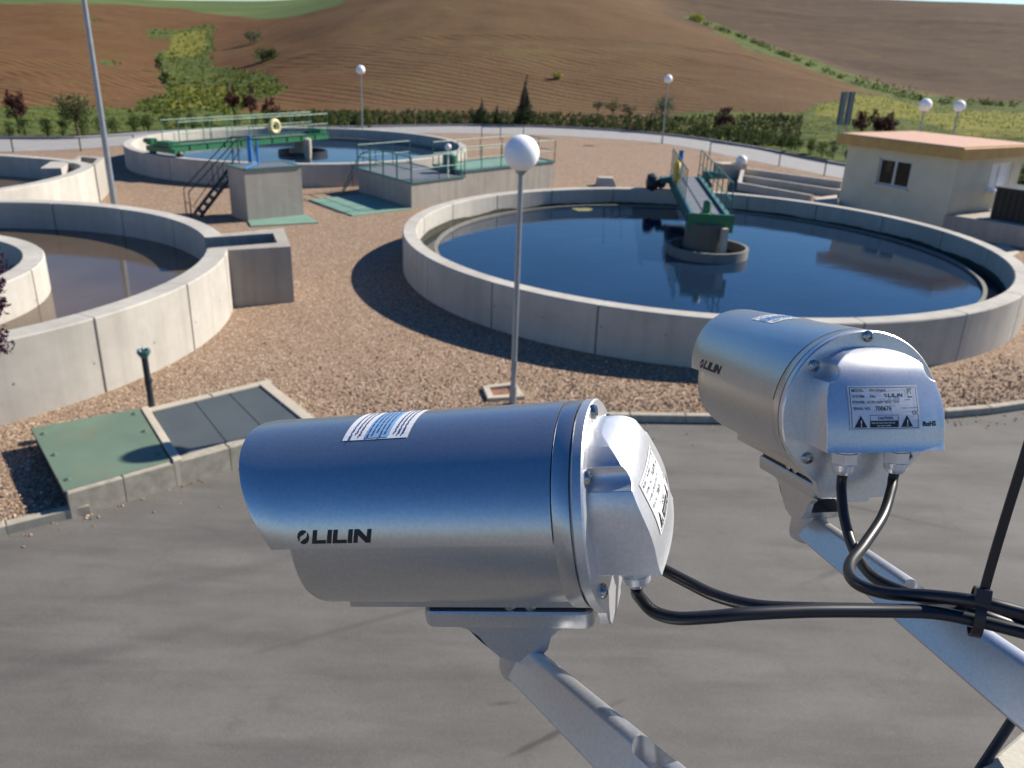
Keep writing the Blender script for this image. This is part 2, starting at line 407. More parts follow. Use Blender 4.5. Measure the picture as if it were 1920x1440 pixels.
def globe_mat():
    t = NT('opal_globe'); t.fin((.86, .86, .87), .5, 0, None, .15)
    try: t.b.inputs['Subsurface Weight'].default_value = 1.0; t.b.inputs['Subsurface Radius'].default_value = (.2, .2, .2); t.b.inputs['Subsurface Scale'].default_value = .6
    except Exception: pass
    return t.m
M['globe'] = globe_mat()
def cover_mat(name, c, stain):
    t = NT(name); col = t.ramp(t.noise(1.2, 5, .6), [(.3, tuple(x * .86 for x in c)), (.7, tuple(x * 1.12 for x in c))])
    col = t.mix(t.math('MULTIPLY', t.ramp(t.noise(1.5, 5, .65), [(.55, (0, 0, 0)), (.72, (1, 1, 1))]), .45), col, stain)
    col = t.mix(t.math('MULTIPLY', t.ramp(t.noise(22, 3, .6), [(.6, (0, 0, 0)), (.75, (1, 1, 1))]), .3), col, tuple(x * .6 for x in c))
    return t.fin(col, .6, 0, t.bump(t.noise(40, 3), .1, .004))
M['cover_green'] = cover_mat('cover_green', (.122, .178, .124), (.17, .155, .10))
M['cover_grey'] = cover_mat('cover_grey', (.068, .082, .088), (.075, .078, .075))
M['pad_green'] = cover_mat('pad_green', (.165, .285, .215), (.21, .25, .19))
M['stucco'] = mottled('stucco', (.60, .55, .42), .07, 1.2, .95, 0, .35, .2, .01)
M['fascia'] = mottled('fascia_orange', (.52, .31, .10), .12, 3, .8, 0, .15)
M['roof_tile'] = mottled('roof_pink', (.50, .30, .215), .14, 4, .9, 0, .25)
M['window_frame'] = mottled('window_frame_alu', (.46, .48, .50), .05, 6, .4, .4, 0)
def glass_mat():
    t = NT('window_glass'); t.fin((.012, .016, .015), .04, 0, t.bump(t.noise(2.0, 2), .04, .02), .25); return t.m
M['glass'] = glass_mat()
M['brown_metal'] = mottled('brown_metal', (.020, .016, .015), .2, 6, .6, .1, .05)
M['sign_back'] = mottled('sign_back', (.13, .16, .19), .15, 3, .5, .3, .05)
M['brick_red'] = mottled('drain_brick', (.24, .11, .07), .25, 12, .9, 0, .3)
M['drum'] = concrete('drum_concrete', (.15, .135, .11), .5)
M['algae'] = mottled('algae', (.045, .045, .028), .4, 5, .7, 0, .2)
M['scum'] = mottled('scum', (.20, .185, .07), .4, 9, .9, 0, .4)
def silver_mat(name, c=(.545, .55, .56), rough=.31, metal=.9):
    t = NT(name)
    f = t.noise(420, 1, .5); col = t.ramp(f, [(.3, tuple(x * .94 for x in c)), (.7, tuple(x * 1.05 for x in c))])
    dust = t.noise(30, 6, .7); col = t.mix(t.math('MULTIPLY', t.ramp(dust, [(.40, (0, 0, 0)), (1.0, (1, 1, 1))]), .14), col, (.46, .44, .40))
    r = t.ramp(t.noise(12, 4, .6), [(.3, (rough * .94,) * 3), (.7, (rough * 1.08,) * 3)])
    nb = None
    return t.fin(col, r, metal, nb, .5)
M['silver'] = silver_mat('silver_paint')
M['silver_cap'] = silver_mat('silver_cap_paint', (.66, .665, .675), .36, .74)
M['bracket'] = silver_mat('bracket_paint', (.60, .605, .615), .36, .82)
M['ink'] = mottled('black_ink', (.012, .012, .014), .1, 50, .5, 0, 0)
M['label_paper'] = mottled('label_paper', (.72, .73, .75), .03, 60, .45, 0, .02)
M['sticker_blue'] = mottled('sticker_blue', (.24, .42, .66), .06, 60, .4, 0, 0)
M['sticker_navy'] = mottled('sticker_navy', (.05, .07, .18), .06, 60, .4, 0, 0)
M['cable'] = mottled('cable_rubber', (.012, .012, .014), .15, 200, .38, 0, .05, .5, .0004)
M['nylon'] = mottled('black_nylon', (.014, .013, .016), .1, 200, .45, 0, .04, .5, .0003)
M['gland'] = mottled('gland_nickel', (.68, .69, .72), .05, 150, .3, .55, .02)
M['steel'] = mottled('screw_steel', (.42, .41, .40), .15, 300, .25, 1.0, .03)
M['parapet'] = concrete('parapet_render', (.52, .50, .44), .1)
M['parapet_shade'] = mottled('parapet_shade_grey', (.24, .23, .26), .1, 8, .9, 0, .2)  # parapet's shaded side painted as a darker purplish grey; path edging borrows it
# ================================================================== THE GROUND
def v2(p): return Vector((p[0], p[1]))
# big sheet of earth to the horizon
mb = MB(); mb.quad((-2500, -2500, -.30), (2500, -2500, -.30), (2500, 2500, -.30), (-2500, 2500, -.30))
tag(mb.build('ground', M['dirt']), kind='structure')

# kerb line (front edge against the road)
KERB = spline([(-46, -18, 0), (-30, -8, 0), (-16, 1.2, 0), (-10.5, 5.9, 0), (-6.62, 9.15, 0), (-5.86, 9.69, 0), (-4.92, 10.62, 0), (-3.16, 12.18, 0), (-1.2, 12.82, 0), (.6, 13.28, 0), (2.02, 13.45, 0), (4.2, 13.58, 0), (6.2, 13.8, 0), (7.95, 14.12, 0), (9.9, 14.72, 0), (14, 16.6, 0), (20, 20.5, 0)], 6)
P_IN = spline([(-75, 30, 0), (-55, 36, 0), (-40, 40.5, 0), (-32, 43.3, 0), (-27.9, 45.2, 0), (-24.6, 48.0, 0), (-22.2, 52.5, 0), (-18.3, 57.3, 0), (-12.5, 61.6, 0), (-3.9, 65.0, 0), (4, 65.3, 0), (10.6, 62.3, 0), (14.4, 54.2, 0), (16.5, 49.5, 0), (18.2, 46.0, 0), (21.5, 41, 0), (25.5, 36.5, 0), (32, 30, 0)], 6)
P_OUT = spline([(-78, 35, 0), (-58, 41, 0), (-44, 45.5, 0), (-36, 48.8, 0), (-31.5, 50.8, 0), (-27.5, 52.3, 0), (-24.2, 57.4, 0), (-19.5, 61.8, 0), (-13.4, 65.7, 0), (-4.3, 71.3, 0), (4.5, 72.2, 0), (11.9, 68.8, 0), (16.5, 61.8, 0), (19.3, 54.0, 0), (22, 49.5, 0), (25.5, 45.2, 0), (29.5, 41, 0), (36, 35, 0)], 6)
mb = MB()                                    # gravel yard between kerb and path
poly = [p for p in KERB] + [p for p in reversed(P_IN)]
mb.prism([(p.x, p.y) for p in poly], -.08, 0.0)
tag(mb.build('gravel_yard', M['gravel']), kind='structure')
mb = MB()                                    # perimeter path
n = min(len(P_IN), len(P_OUT))
for i in range(n - 1):
    a, b, c, d = P_IN[i], P_IN[i + 1], P_OUT[i + 1], P_OUT[i]
    mb.quad((a.x, a.y, .012), (b.x, b.y, .012), (c.x, c.y, .012), (d.x, d.y, .012))
tag(mb.build('path', M['path']), kind='structure')
mb = MB()                                    # raised edge strip on the outer side of the path
for i in range(n - 1):
    a, b = P_OUT[i], P_OUT[i + 1]; t = (b - a).normalized(); nn = Vector((-t.y, t.x, 0))
    mid = (a + b) / 2 + nn * .10
    mb.obox((mid.x, mid.y, .03), (b - a) / 2 * 1.01, nn * .10, (0, 0, .13))
tag(mb.build('path_edging_kerb', M['parapet_shade']), kind='structure')
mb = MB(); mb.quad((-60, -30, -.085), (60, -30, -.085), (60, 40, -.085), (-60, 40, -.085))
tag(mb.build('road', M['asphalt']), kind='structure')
# kerb stones along the road edge, skipping the raised slab
kl = resample(KERB, 1.0)
ks = MB()
for a, b in zip(kl, kl[1:]):
    if -5.95 < (a.x + b.x) / 2 < -2.6: continue
    t = (b - a).normalized(); nn = Vector((-t.y, t.x, 0)); L = (b - a).length
    mid = (a + b) / 2
    c0 = mid - nn * .005
    pol = [c0 - t * (L / 2 - .006) - nn * .075, c0 + t * (L / 2 - .006) - nn * .075, c0 + t * (L / 2 - .006) + nn * .075, c0 - t * (L / 2 - .006) + nn * .075]
    ks.prism([(p.x, p.y) for p in pol], -.12, .055, 0, .012)
tag(ks.build('kerb', M['blockwork'], smooth=20), kind='structure')

# ================================================================== THE HILLS
COLS = [  # (photo x, base distance, [(distance, photo y)...])
 (-450, 65, [(85, 205), (120, 150), (170, 90), (230, 30), (250, 14), (320, -8), (430, -20)]),
 (0, 65, [(85, 200), (120, 143), (170, 82), (230, 26), (250, 12), (320, -6), (430, -20)]),
 (250, 66, [(90, 203), (130, 138), (180, 74), (230, 30), (255, 15), (300, 6), (430, -6)]),
 (330, 66, [(90, 210), (130, 165), (170, 108), (215, 58), (255, 22), (300, 12), (430, 0)]),
 (450, 69, [(92, 203), (120, 160), (160, 104), (200, 60), (250, 29), (300, 18), (430, 3.5)]),
 (560, 72, [(92, 198), (115, 142), (150, 84), (190, 44), (240, 26), (300, 15), (430, 3.5)]),
 (650, 73, [(92, 192), (115, 120), (145, 60), (175, 20), (210, 2), (300, -6), (430, -8)]),
 (800, 76, [(90, 190), (110, 115), (140, 42), (175, -10), (230, -40), (300, -50), (430, -55)]),
 (960, 77, [(90, 190), (110, 118), (135, 50), (165, -4), (210, -30), (300, -40), (430, -45)]),
 (1130, 77, [(90, 192), (110, 128), (135, 65), (165, 16), (200, -8), (300, -20), (430, -40)]),
 (1290, 76, [(89, 198), (105, 148), (130, 90), (160, 48), (185, 30), (230, 42), (300, 5), (430, -25)]),
 (1450, 71, [(85, 208), (100, 172), (120, 130), (140, 104), (170, 90), (220, 78), (300, 30), (430, -12)]),
 (1600, 66, [(80, 226), (95, 198), (115, 168), (130, 156), (160, 148), (220, 95), (300, 40), (400, -1), (430, -2)]),
 (1760, 65, [(80, 233), (100, 214), (125, 196), (150, 183), (200, 130), (270, 65), (340, 14), (400, 5), (430, 4)]),
 (1920, 65, [(80, 240), (105, 222), (130, 206), (155, 188), (200, 135), (270, 70), (340, 25), (395, 12), (430, 11)]),
 (2400, 65, [(80, 252), (105, 234), (130, 218), (155, 200), (200, 147), (270, 82), (340, 37), (395, 24), (430, 20)])]
RS = np.concatenate([np.linspace(57, 130, 190), np.linspace(130.6, 300, 190), np.linspace(302, 430, 70), np.linspace(445, 900, 14)])
AZ = np.radians(np.linspace(-78, 78, 680))
caz, cz = [], []
for (x, r0, lst) in COLS:
    q = at(x, 190, 0); az = math.atan2(q.x, q.y)
    rr = [30, r0 - 2, r0]; zz = [-.06, -.05, 0.0]
    for (r, y) in lst:
        d = ray(x, y); h = math.hypot(d.x, d.y); rr.append(r); zz.append(6 + d.z / h * r)
    rr += [600, 900]; zz += [zz[-1] + 1, zz[-1] - 6]
    caz.append(az); cz.append(np.interp(RS, rr, zz))
cz = np.array(cz); caz = np.array(caz)
Z = np.empty((len(AZ), len(RS)))
for j in range(len(RS)): Z[:, j] = np.interp(AZ, caz, cz[:, j])
def gblur(A, ax, s):
    k = np.arange(-int(3 * s), int(3 * s) + 1); w = np.exp(-.5 * (k / s) ** 2); w /= w.sum()
    pad = [(0, 0), (0, 0)]; pad[ax] = (len(k) // 2, len(k) // 2); B = np.pad(A, pad, mode='edge')
    out = np.zeros_like(A)
    for i, ww in enumerate(w): out += ww * np.take(B, np.arange(i, i + A.shape[ax]), axis=ax)
    return out
flat = Z.copy()
Z = gblur(gblur(Z, 1, 7), 0, 9)
Z = np.where(RS[None, :] < 62, np.minimum(Z, -.055), Z)
rng = np.random.default_rng(3)
def smooth_noise(n, m, s):
    A = gblur(gblur(rng.normal(size=(n, m)), 0, s), 1, s); return A / A.std()
amp = np.clip((RS - 76) / 50, 0, 1)[None, :]
Z += amp * (smooth_noise(len(AZ), len(RS), 9) * .22 + smooth_noise(len(AZ), len(RS), 3) * .06)
X = np.sin(AZ)[:, None] * RS[None, :]; Y = np.cos(AZ)[:, None] * RS[None, :]
def inpoly(px, py, poly):
    c = np.zeros(px.shape, bool); j = len(poly) - 1
    for i in range(len(poly)):
        xi, yi = poly[i]; xj, yj = poly[j]
        c ^= ((yi > py) != (yj > py)) & (px < (xj - xi) * (py - yi) / (yj - yi + 1e-9) + xi); j = i
    return c
inside = inpoly(X, Y, [(p.x, p.y) for p in P_OUT] + [(90, 0), (-90, 0)])
Z = np.where(inside, np.minimum(Z, -.06), np.maximum(Z, -.05))
# photo position of every terrain point, to lay the fields where they are
dx, dy, dz = X, Y, Z - 6
den = np.maximum(dx * CF.x + dy * CF.y + dz * CF.z, 1.0)
PX = 960 + FPX * (dx * CR.x + dy * CR.y + dz * CR.z) / den
PY = 720 - FPX * (dx * CU.x + dy * CU.y + dz * CU.z) / den
def inpoly(px, py, poly):
    c = np.zeros(px.shape, bool); j = len(poly) - 1
    for i in range(len(poly)):
        xi, yi = poly[i]; xj, yj = poly[j]
        c ^= ((yi > py) != (yj > py)) & (px < (xj - xi) * (py - yi) / (yj - yi + 1e-9) + xi); j = i
    return c
jx = smooth_noise(len(AZ), len(RS), 4) * 5; jy = smooth_noise(len(AZ), len(RS), 4) * 2.5
R2 = np.broadcast_to(RS[None, :], X.shape)
def reg(poly, r0=0, r1=1e9, s=1.0): return inpoly(PX + jx * s, PY + jy * s, poly) & (R2 > r0) & (R2 < r1)
crop = (reg([(-500, -80), (-500, 2), (0, 8), (120, 7), (240, 9), (330, 17), (400, 27), (500, 36), (548, 32), (600, 22), (640, 8), (655, -10), (660, -80)], 205, 1e9, .4))
gully = reg([(395, 46), (330, 54), (275, 60), (285, 68), (330, 72), (320, 90), (290, 105), (300, 140), (312, 180), (270, 186), (225, 214), (430, 216), (480, 192), (535, 165), (520, 145), (480, 137), (430, 126), (388, 122), (397, 85), (402, 55)])
gy = reg([(335, 60), (392, 55), (388, 90), (372, 110), (300, 112), (320, 92)]) | reg([(330, 165), (420, 160), (470, 180), (420, 200), (300, 205)])
pats = reg([(185, 110), (212, 113), (228, 122), (205, 126), (186, 120)], s=.4) | reg([(158, 32), (195, 38), (190, 44), (160, 42)], s=.4) | reg([(480, 100), (505, 95), (535, 102), (520, 112), (480, 113)], s=.5)
foot = (R2 < 84) & (PY > 203)
leftgrass = reg([(-500, 186), (60, 199), (200, 202), (420, 208), (600, 215), (680, 220), (680, 260), (-500, 275)])
rightgrass = reg([(1225, 222), (1330, 212), (1500, 212), (1560, 190), (1610, 178), (1660, 178), (1745, 190), (1830, 196), (1930, 196), (2500, 215), (2500, 420), (1500, 330), (1400, 270), (1230, 240)], 0, 152)
yellr = reg([(1515, 214), (1560, 192), (1610, 180), (1655, 182), (1740, 200), (1760, 215), (1600, 222)], 0, 140) | reg([(1700, 222), (1800, 208), (2100, 215), (2100, 270), (1800, 255)], 0, 125)
hedgeline = reg([(1285, 26), (1330, 40), (1400, 70), (1500, 107), (1600, 140), (1700, 168), (1760, 180), (1920, 186), (2300, 200), (2300, 222), (1900, 206), (1750, 196), (1690, 186), (1600, 160), (1500, 124), (1400, 86), (1330, 54), (1280, 36)])
farhill = ((R2 > 172) & (PX > 1255)) | ((PX > 1500) & (R2 > 150))
redl = (PX < 610 + (PY - 100) * .1)
cov = np.zeros(X.shape + (4,), np.float32); cov[..., 3] = 1
cov[..., 0] = gblur(gblur((gully | pats | leftgrass | rightgrass | hedgeline).astype(float), 0, 1.2), 1, 1.2)
cov[..., 1] = gblur(gblur((gy | yellr).astype(float), 0, 1.5), 1, 1.5) * .85
cov[..., 2] = gblur(gblur(redl.astype(float), 0, 6), 1, 4)
ton = np.zeros_like(cov); ton[..., 3] = 1
ton[..., 0] = gblur(gblur(farhill.astype(float), 0, 4), 1, 4)
ton[..., 1] = gblur(gblur(crop.astype(float), 0, .8), 1, .8)
na, nr = X.shape
verts = np.stack([X, Y, Z], -1).reshape(-1, 3)
idx = np.arange(na * nr).reshape(na, nr)
faces = np.stack([idx[:-1, :-1], idx[1:, :-1], idx[1:, 1:], idx[:-1, 1:]], -1).reshape(-1, 4)[:, ::-1]
me = bpy.data.meshes.new('hills'); me.from_pydata(verts.tolist(), [], faces.tolist()); me.update()
for nm, arr in (('cover', cov), ('tone', ton)):
    a = me.color_attributes.new(nm, 'FLOAT_COLOR', 'POINT'); a.data.foreach_set('color', arr.reshape(-1))
me.materials.append(M['soil']); me.polygons.foreach_set('use_smooth', [True] * len(me.polygons))
hills = bpy.data.objects.new('hills', me); COL.objects.link(hills); tag(hills, kind='structure')
def hz(x, y):
    az = math.atan2(x, y); r = math.hypot(x, y)
    i = (az - AZ[0]) / (AZ[1] - AZ[0]); i0 = int(min(max(i, 0), na - 2)); j0 = int(min(max(np.searchsorted(RS, r) - 1, 0), nr - 2))
    a = i - i0; b = (r - RS[j0]) / (RS[j0 + 1] - RS[j0])
    return float((Z[i0, j0] * (1 - a) + Z[i0 + 1, j0] * a) * (1 - b) + (Z[i0, j0 + 1] * (1 - a) + Z[i0 + 1, j0 + 1] * a) * b)
def on_hill(px, py, r0=62, r1=430):
    """first point of the hill sheet seen at a photo pixel"""
    d = ray(px, py); h = math.hypot(d.x, d.y); r = r0
    while r < r1:
        x, y, z = d.x / h * r, d.y / h * r, 6 + d.z / h * r
        if z <= hz(x, y): return Vector((x, y, hz(x, y)))
        r += .4
    return Vector((d.x / h * r1, d.y / h * r1, hz(d.x / h * r1, d.y / h * r1)))

# ================================================================== VEGETATION
def leafquad(vs, fs, c, size, rnd, flat=0.0, asp=.55):
    n = Vector((rnd.gauss(0, 1), rnd.gauss(0, 1), rnd.gauss(0, 1) + flat)).normalized()
    a = n.cross(Vector((rnd.gauss(0, 1), rnd.gauss(0, 1), rnd.gauss(0, 1)))).normalized(); b = n.cross(a)
    b0 = len(vs); L = size * rnd.uniform(.6, 1.3); w = L * asp
    vs += [c - a * L * .5, c + b * w * .5 + n * L * .08, c + a * L * .5, c - b * w * .5 + n * L * .08]
    fs.append((b0, b0 + 1, b0 + 2, b0 + 3))
def crown_mb(clumps, leaf, per, rnd, flat=.3):
    """clumps: (centre, radius vector); leaves spread mostly in each clump's outer half"""
    vs, fs = [], []
    for c, rad in clumps:
        k = int(7 * per * (rad.x * rad.y * rad.z) ** (2 / 3) / (leaf * leaf)) + 8
        for _ in range(k):
            d = Vector((rnd.gauss(0, 1), rnd.gauss(0, 1), rnd.gauss(0, 1))).normalized() * (rnd.random() ** .45)
            p = Vector((c[0] + d.x * rad.x, c[1] + d.y * rad.y, c[2] + d.z * rad.z))
            leafquad(vs, fs, p, leaf, rnd, flat)
    mb = MB(); mb.add(vs, fs); return mb
def branches(mb, base, h, r, tips, rnd):
    top = Vector(base) + Vector((rnd.uniform(-.04, .04) * h, rnd.uniform(-.04, .04) * h, h))
    mid = (Vector(base) + top) / 2 + Vector((rnd.uniform(-.03, .03) * h, rnd.uniform(-.03, .03) * h, 0))
    mb.tube(spline([base, mid, top], 5), [r * (1 - .55 * i / 10) for i in range(11)], 7)
    for t in tips:
        s = mid.lerp(top, rnd.uniform(.0, .95)); t = Vector(t); m = s.lerp(t, .5) + Vector((0, 0, .06 * h))
        mb.tube(spline([s, m, t], 4), [r * .45 * (1 - .75 * i / 8) for i in range(9)], 5)
def tree(name, label, cat, base, clumps, leaf, per, mat, trunk_h, trunk_r, seed, group=None):
    rnd = random.Random(seed); b = Vector(base)
    root = thing(name, label, cat, b, group)
    tr = MB(); branches(tr, (0, 0, -.05), trunk_h, trunk_r, [c for c, _ in clumps], rnd)
    tr.build('trunk', M['bark'], root, smooth=60)
    crown_mb([(c, Vector(r)) for c, r in clumps], leaf, per, rnd).build('crown', mat, root)
    return root

# hedge shrubs along the outside of the path
HEDGE = resample(spline([(-50, 46.5, 0), (-38, 51.0, 0), (-31.9, 53.4, 0), (-28.4, 54.6, 0), (-25.3, 58.8, 0), (-20.6, 63.4, 0), (-14.6, 67.2, 0), (-9.4, 70.2, 0), (-3.6, 73.2, 0), (1.5, 74.2, 0), (7.1, 74.1, 0), (12.4, 71.6, 0), (17.3, 65.5, 0), (20.2, 58.6, 0), (22.8, 53.0, 0), (26.3, 47.6, 0), (30.5, 43, 0)], 8), 1.12)
protos = []
for k in range(5):
    rnd = random.Random(40 + k); h = 1.35; cl = []
    for i in range(9):
        q = rnd.uniform(0, 6.28); rr = rnd.uniform(.05, .30); zz = rnd.uniform(.30, 1.12)
        s = .34 * (1.15 - .45 * abs(zz - .7))
        cl.append((Vector((math.cos(q) * rr, math.sin(q) * rr, zz)), Vector((s, s, s * 1.05))))
    mb = crown_mb(cl, .12, .8, rnd)
    mb.tube([(0, 0, -.1), (.02, 0, .35), (0, .02, .8)], [.05, .04, .02], 5)
    protos.append(mb)
hedge_n = 0; made = {}
rnd = random.Random(5)
for p in HEDGE:
    X0 = pix((p.x, p.y, .6))[0]
    if X0 < -30 or X0 > 1960: continue
    if 1590 < X0 < 1875: continue                       # hidden behind the pump house
    k = rnd.randrange(5); s = rnd.uniform(.66, .98)
    if rnd.random() < .06: continue
    loc = (p.x + rnd.uniform(-.15, .15), p.y + rnd.uniform(-.15, .15), max(-.08, hz(p.x, p.y)))
    if k not in made:
        made[k] = protos[k].build('hedge_shrub', M['hedge_leaf'])
        o = tag(made[k], 'rounded dark green shrub in the hedge row behind the curving path', 'shrub', 'hedge shrubs along the path'); o.location = loc
    else: o = dup(made[k], loc)
    o.rotation_euler = (0, 0, rnd.uniform(0, 6.28)); o.scale = (s * rnd.uniform(.85, 1.15), s * rnd.uniform(.85, 1.15), s * rnd.uniform(.85, 1.2)) if p.x > -13 else (s * 1.2, s * 1.2, s * 1.1); hedge_n += 1

def ground_at(px, py):
    p = at(px, py, 0); r = math.hypot(p.x, p.y)
    if r > 62: p = on_hill(px, py)
    return Vector((p.x, p.y, max(-.08, p.z) if r > 57 else 0))
def ball_clumps(n, R, zc, sz, seed, small=.5):
    rnd = random.Random(seed); out = []
    for i in range(n):
        d = Vector((rnd.gauss(0, 1), rnd.gauss(0, 1), rnd.gauss(0, .8))).normalized() * rnd.uniform(.35, .8)
        s = R * small * rnd.uniform(.7, 1.2)
        out.append((Vector((d.x * R, d.y * R, zc + d.z * R * sz)), Vector((s, s, s * .85))))
    return out
# purple-leaved plums
def plum(px, py, R, H, label, seed, spire=False):
    b = ground_at(px, py)
    cl = ball_clumps(8, R, H * .62, 1.15, seed)
    rnd = random.Random(seed)
    for i in range(5):                                   # upright whips above the crown
        q = rnd.uniform(0, 6.28); rr = R * rnd.uniform(.2, .7)
        cl.append((Vector((math.cos(q) * rr, math.sin(q) * rr, H * rnd.uniform(.85, 1.0))), Vector((R * .13, R * .13, H * .14))))
    tree('plum_tree', label, 'tree', b, cl, .15, 3.0, M['plum_leaf'], H * .55, .06, seed, 'purple plum trees beyond the path')
plum(36, 250, .82, 2.45, 'purple plum tree at the left end of the hedge, with upright twigs', 11)
plum(440, 236, .62, 2.9, 'narrow purple plum tree behind the green bridge, leftmost of three there', 12)
plum(473, 236, .60, 2.8, 'narrow purple plum tree behind the green bridge, middle of three there', 13)
plum(507, 238, .72, 2.0, 'low purple plum tree behind the cream lifebuoy on the green bridge', 14)
plum(1355, 252, .85, 2.05, 'round purple plum tree rising from the hedge in front of the bare hill', 15)
for i, (x, y) in enumerate(((1612, 262), (1640, 262), (1665, 264))):
    plum(x, y, .75, 2.0, ['purple plum shrub beside the sign behind the pump house roof', 'purple plum shrub behind the pump house roof, middle of three', 'purple plum shrub behind the pump house roof, farthest from the sign'][i], 16 + i)
# broad grey-green tree and young trees
b = ground_at(148, 256)
tree('broadleaf_tree', 'wide loose olive-green tree standing in the hedge at left', 'tree', b, ball_clumps(16, 1.55, 1.75, .62, 31, .42), .17, .95, M['olive_leaf'], 1.5, .09, 31)
def conifer(px, py, H, R, label, seed):
    rnd = random.Random(seed); b = ground_at(px, py)
    cl = []
    z = .25
    while z < H:
        k = (1 - z / H); low = z < H * .56; rr = R * max(.0, 1 - z / (H * .60)) ** .55 if low else .07
        nb_ = 7 if low else 1
        for i in range(nb_):
            q = rnd.uniform(0, 6.28); d = rr * rnd.uniform(.45, 1)
            cl.append((Vector((math.cos(q) * d, math.sin(q) * d, z + rnd.uniform(-.1, .15))), Vector((max(.05, rr * .42), max(.05, rr * .42), .16))))
        z += .17
    tree('conifer_tree', label, 'tree', b, cl, .15, 1.5, M['conifer_leaf'], H * .9, .07, seed, 'young conifers in the hedge')
conifer(903, 236, 2.2, .95, 'young conifer with a short thin tip, left of the tall conifer', 41)
conifer(931, 236, 1.75, .6, 'smallest young conifer, between the tall conifer and its left neighbour', 42)
conifer(984, 237, 4.1, .95, 'tallest young conifer with a long bare spire above the hedge', 43)
def smalltree(px, py, R, H, label, seed, mat='grey_leaf', name='young_tree'):
    tree(name, label, 'tree', ground_at(px, py), ball_clumps(9, R, H - R * .8, .75, seed, .45), .15, 1.1, M[mat], H * .7, .05, seed, 'young trees beyond the hedge')
smalltree(1120, 232, .55, 2.1, 'slim pale young tree, leftmost of three beyond the hedge', 51)
smalltree(1147, 236, .75, 2.35, 'bushy bright green young tree, middle of three beyond the hedge', 52, 'hedge_leaf')
smalltree(1178, 238, .72, 2.05, 'dark green young tree, rightmost of three beyond the hedge', 53, 'conifer_leaf')
smalltree(1236, 246, 1.25, 3.1, 'broad airy young tree behind the thin globe lamp', 54, 'grey_leaf')
# bushes on the hillside
def bush(px, py, R, H, label, seed, mat, fl=.8):
    b = on_hill(px, py)
    root = thing('hillside_bush', label, 'bush', b, 'bushes on the hillside')
    crown_mb([(c, Vector(r)) for c, r in ball_clumps(16, R, H * .45, H / R * .55, seed, .42)], .30, 1.0, random.Random(seed)).build('foliage', M[mat], root)
    tr = MB(); branches(tr, (0, 0, -.1), H * .5, .08, [(R * .3, 0, H * .5), (-R * .3, .1, H * .5)], random.Random(seed)); tr.build('stem', M['bark'], root)
bush(477, 82, 1.75, 2.8, 'round grey-green bush alone on the ploughed hillside', 61, 'grey_leaf')
bush(503, 112, 1.9, 1.5, 'low wide green bush below the round one on the hillside', 62, 'olive_leaf')
bush(298, 135, .8, 2.6, 'dark bush at the edge of the grassy gully, upper of two', 63, 'conifer_leaf')
bush(309, 165, .8, 3.0, 'dark bush at the edge of the grassy gully, lower of two', 64, 'conifer_leaf')
bush(1044, 148, .7, .9, 'tiny bright green bush on the bare central hill', 65, 'grass_blade')
bush(1305, 40, 2.0, 1.5, 'yellow-green bush at the top end of the hedgerow', 66, 'grass_blade')
# hedgerow following the field boundary
pts = []
for (x, y) in [(1318, 46), (1350, 57), (1380, 68), (1410, 80), (1445, 95), (1480, 110), (1515, 124), (1550, 137), (1585, 150), (1620, 161), (1655, 171), (1690, 180), (1725, 188), (1760, 192), (1800, 195), (1840, 197), (1880, 199), (1925, 200)]:
    pts.append(on_hill(x, y))
cl = []
rnd = random.Random(77)
for a, b in zip(pts, pts[1:]):
    k = max(2, int((b - a).length / 1.3)); big = 1.0 if 1560 < pix(a)[0] < 1700 else .62
    for i in range(min(k, 14)):
        p = a.lerp(b, rnd.random()); s = rnd.uniform(.55, 1.1) * big
        cl.append((Vector((p.x, p.y, hz(p.x, p.y) + s * .55)), Vector((s * 1.4, s * 1.4, s))))
mb = crown_mb(cl, .42, .9, rnd)
tag(mb.build('field_hedgerow', M['dark_grass']), kind='stuff')
# grass and wild flowers at the foot of the hills and in the gully
def tufts(name, masks, nper, mat, h, seed, wid=.05):
    rnd = np.random.default_rng(seed); ii = np.argwhere(masks)
    vs, fs = [], []
    sel = ii[rnd.integers(0, len(ii), nper)]
    for (i, j) in sel:
        if i >= na - 1 or j >= nr - 1: continue
        a, b = rnd.random(2)
        p = Vector((X[i, j] * (1 - a) + X[i + 1, j] * a, Y[i, j], 0)); p.y = Y[i, j] * (1 - b) + Y[i, j + 1] * b
        z = hz(p.x, p.y); hh = h * rnd.uniform(.5, 1.3)
        for k in range(3):
            q = rnd.uniform(0, 6.28); w = wid * rnd.uniform(.7, 1.6); lx, ly = math.cos(q) * w, math.sin(q) * w
            tx, ty = rnd.normal(0, .35, 2) * hh
            o = len(vs); vs += [(p.x - lx, p.y - ly, z - .03), (p.x + lx, p.y + ly, z - .03), (p.x + tx + lx * .3, p.y + ty + ly * .3, z + hh), (p.x + tx - lx * .3, p.y + ty - ly * .3, z + hh * .95)]
            fs.append((o, o + 1, o + 2, o + 3))
    mb = MB(); mb.add(vs, fs); o = mb.build(name, mat); tag(o, kind='stuff'); return o
tufts('meadow_grass', (leftgrass | rightgrass) & (R2 > 66) & ~inside, 3000, M['grass_blade'], .16, 1, .06)
tufts('gully_scrub', (gully | pats) & (R2 > 70), 1300, M['gully_grass'], .30, 2, .14)
tufts('verge_weeds', (R2 > 66) & (R2 < 82) & (PY > 190) & (PX > 500) & (PX < 1500) & ~inside, 3500, M['olive_leaf'], .30, 3, .08)

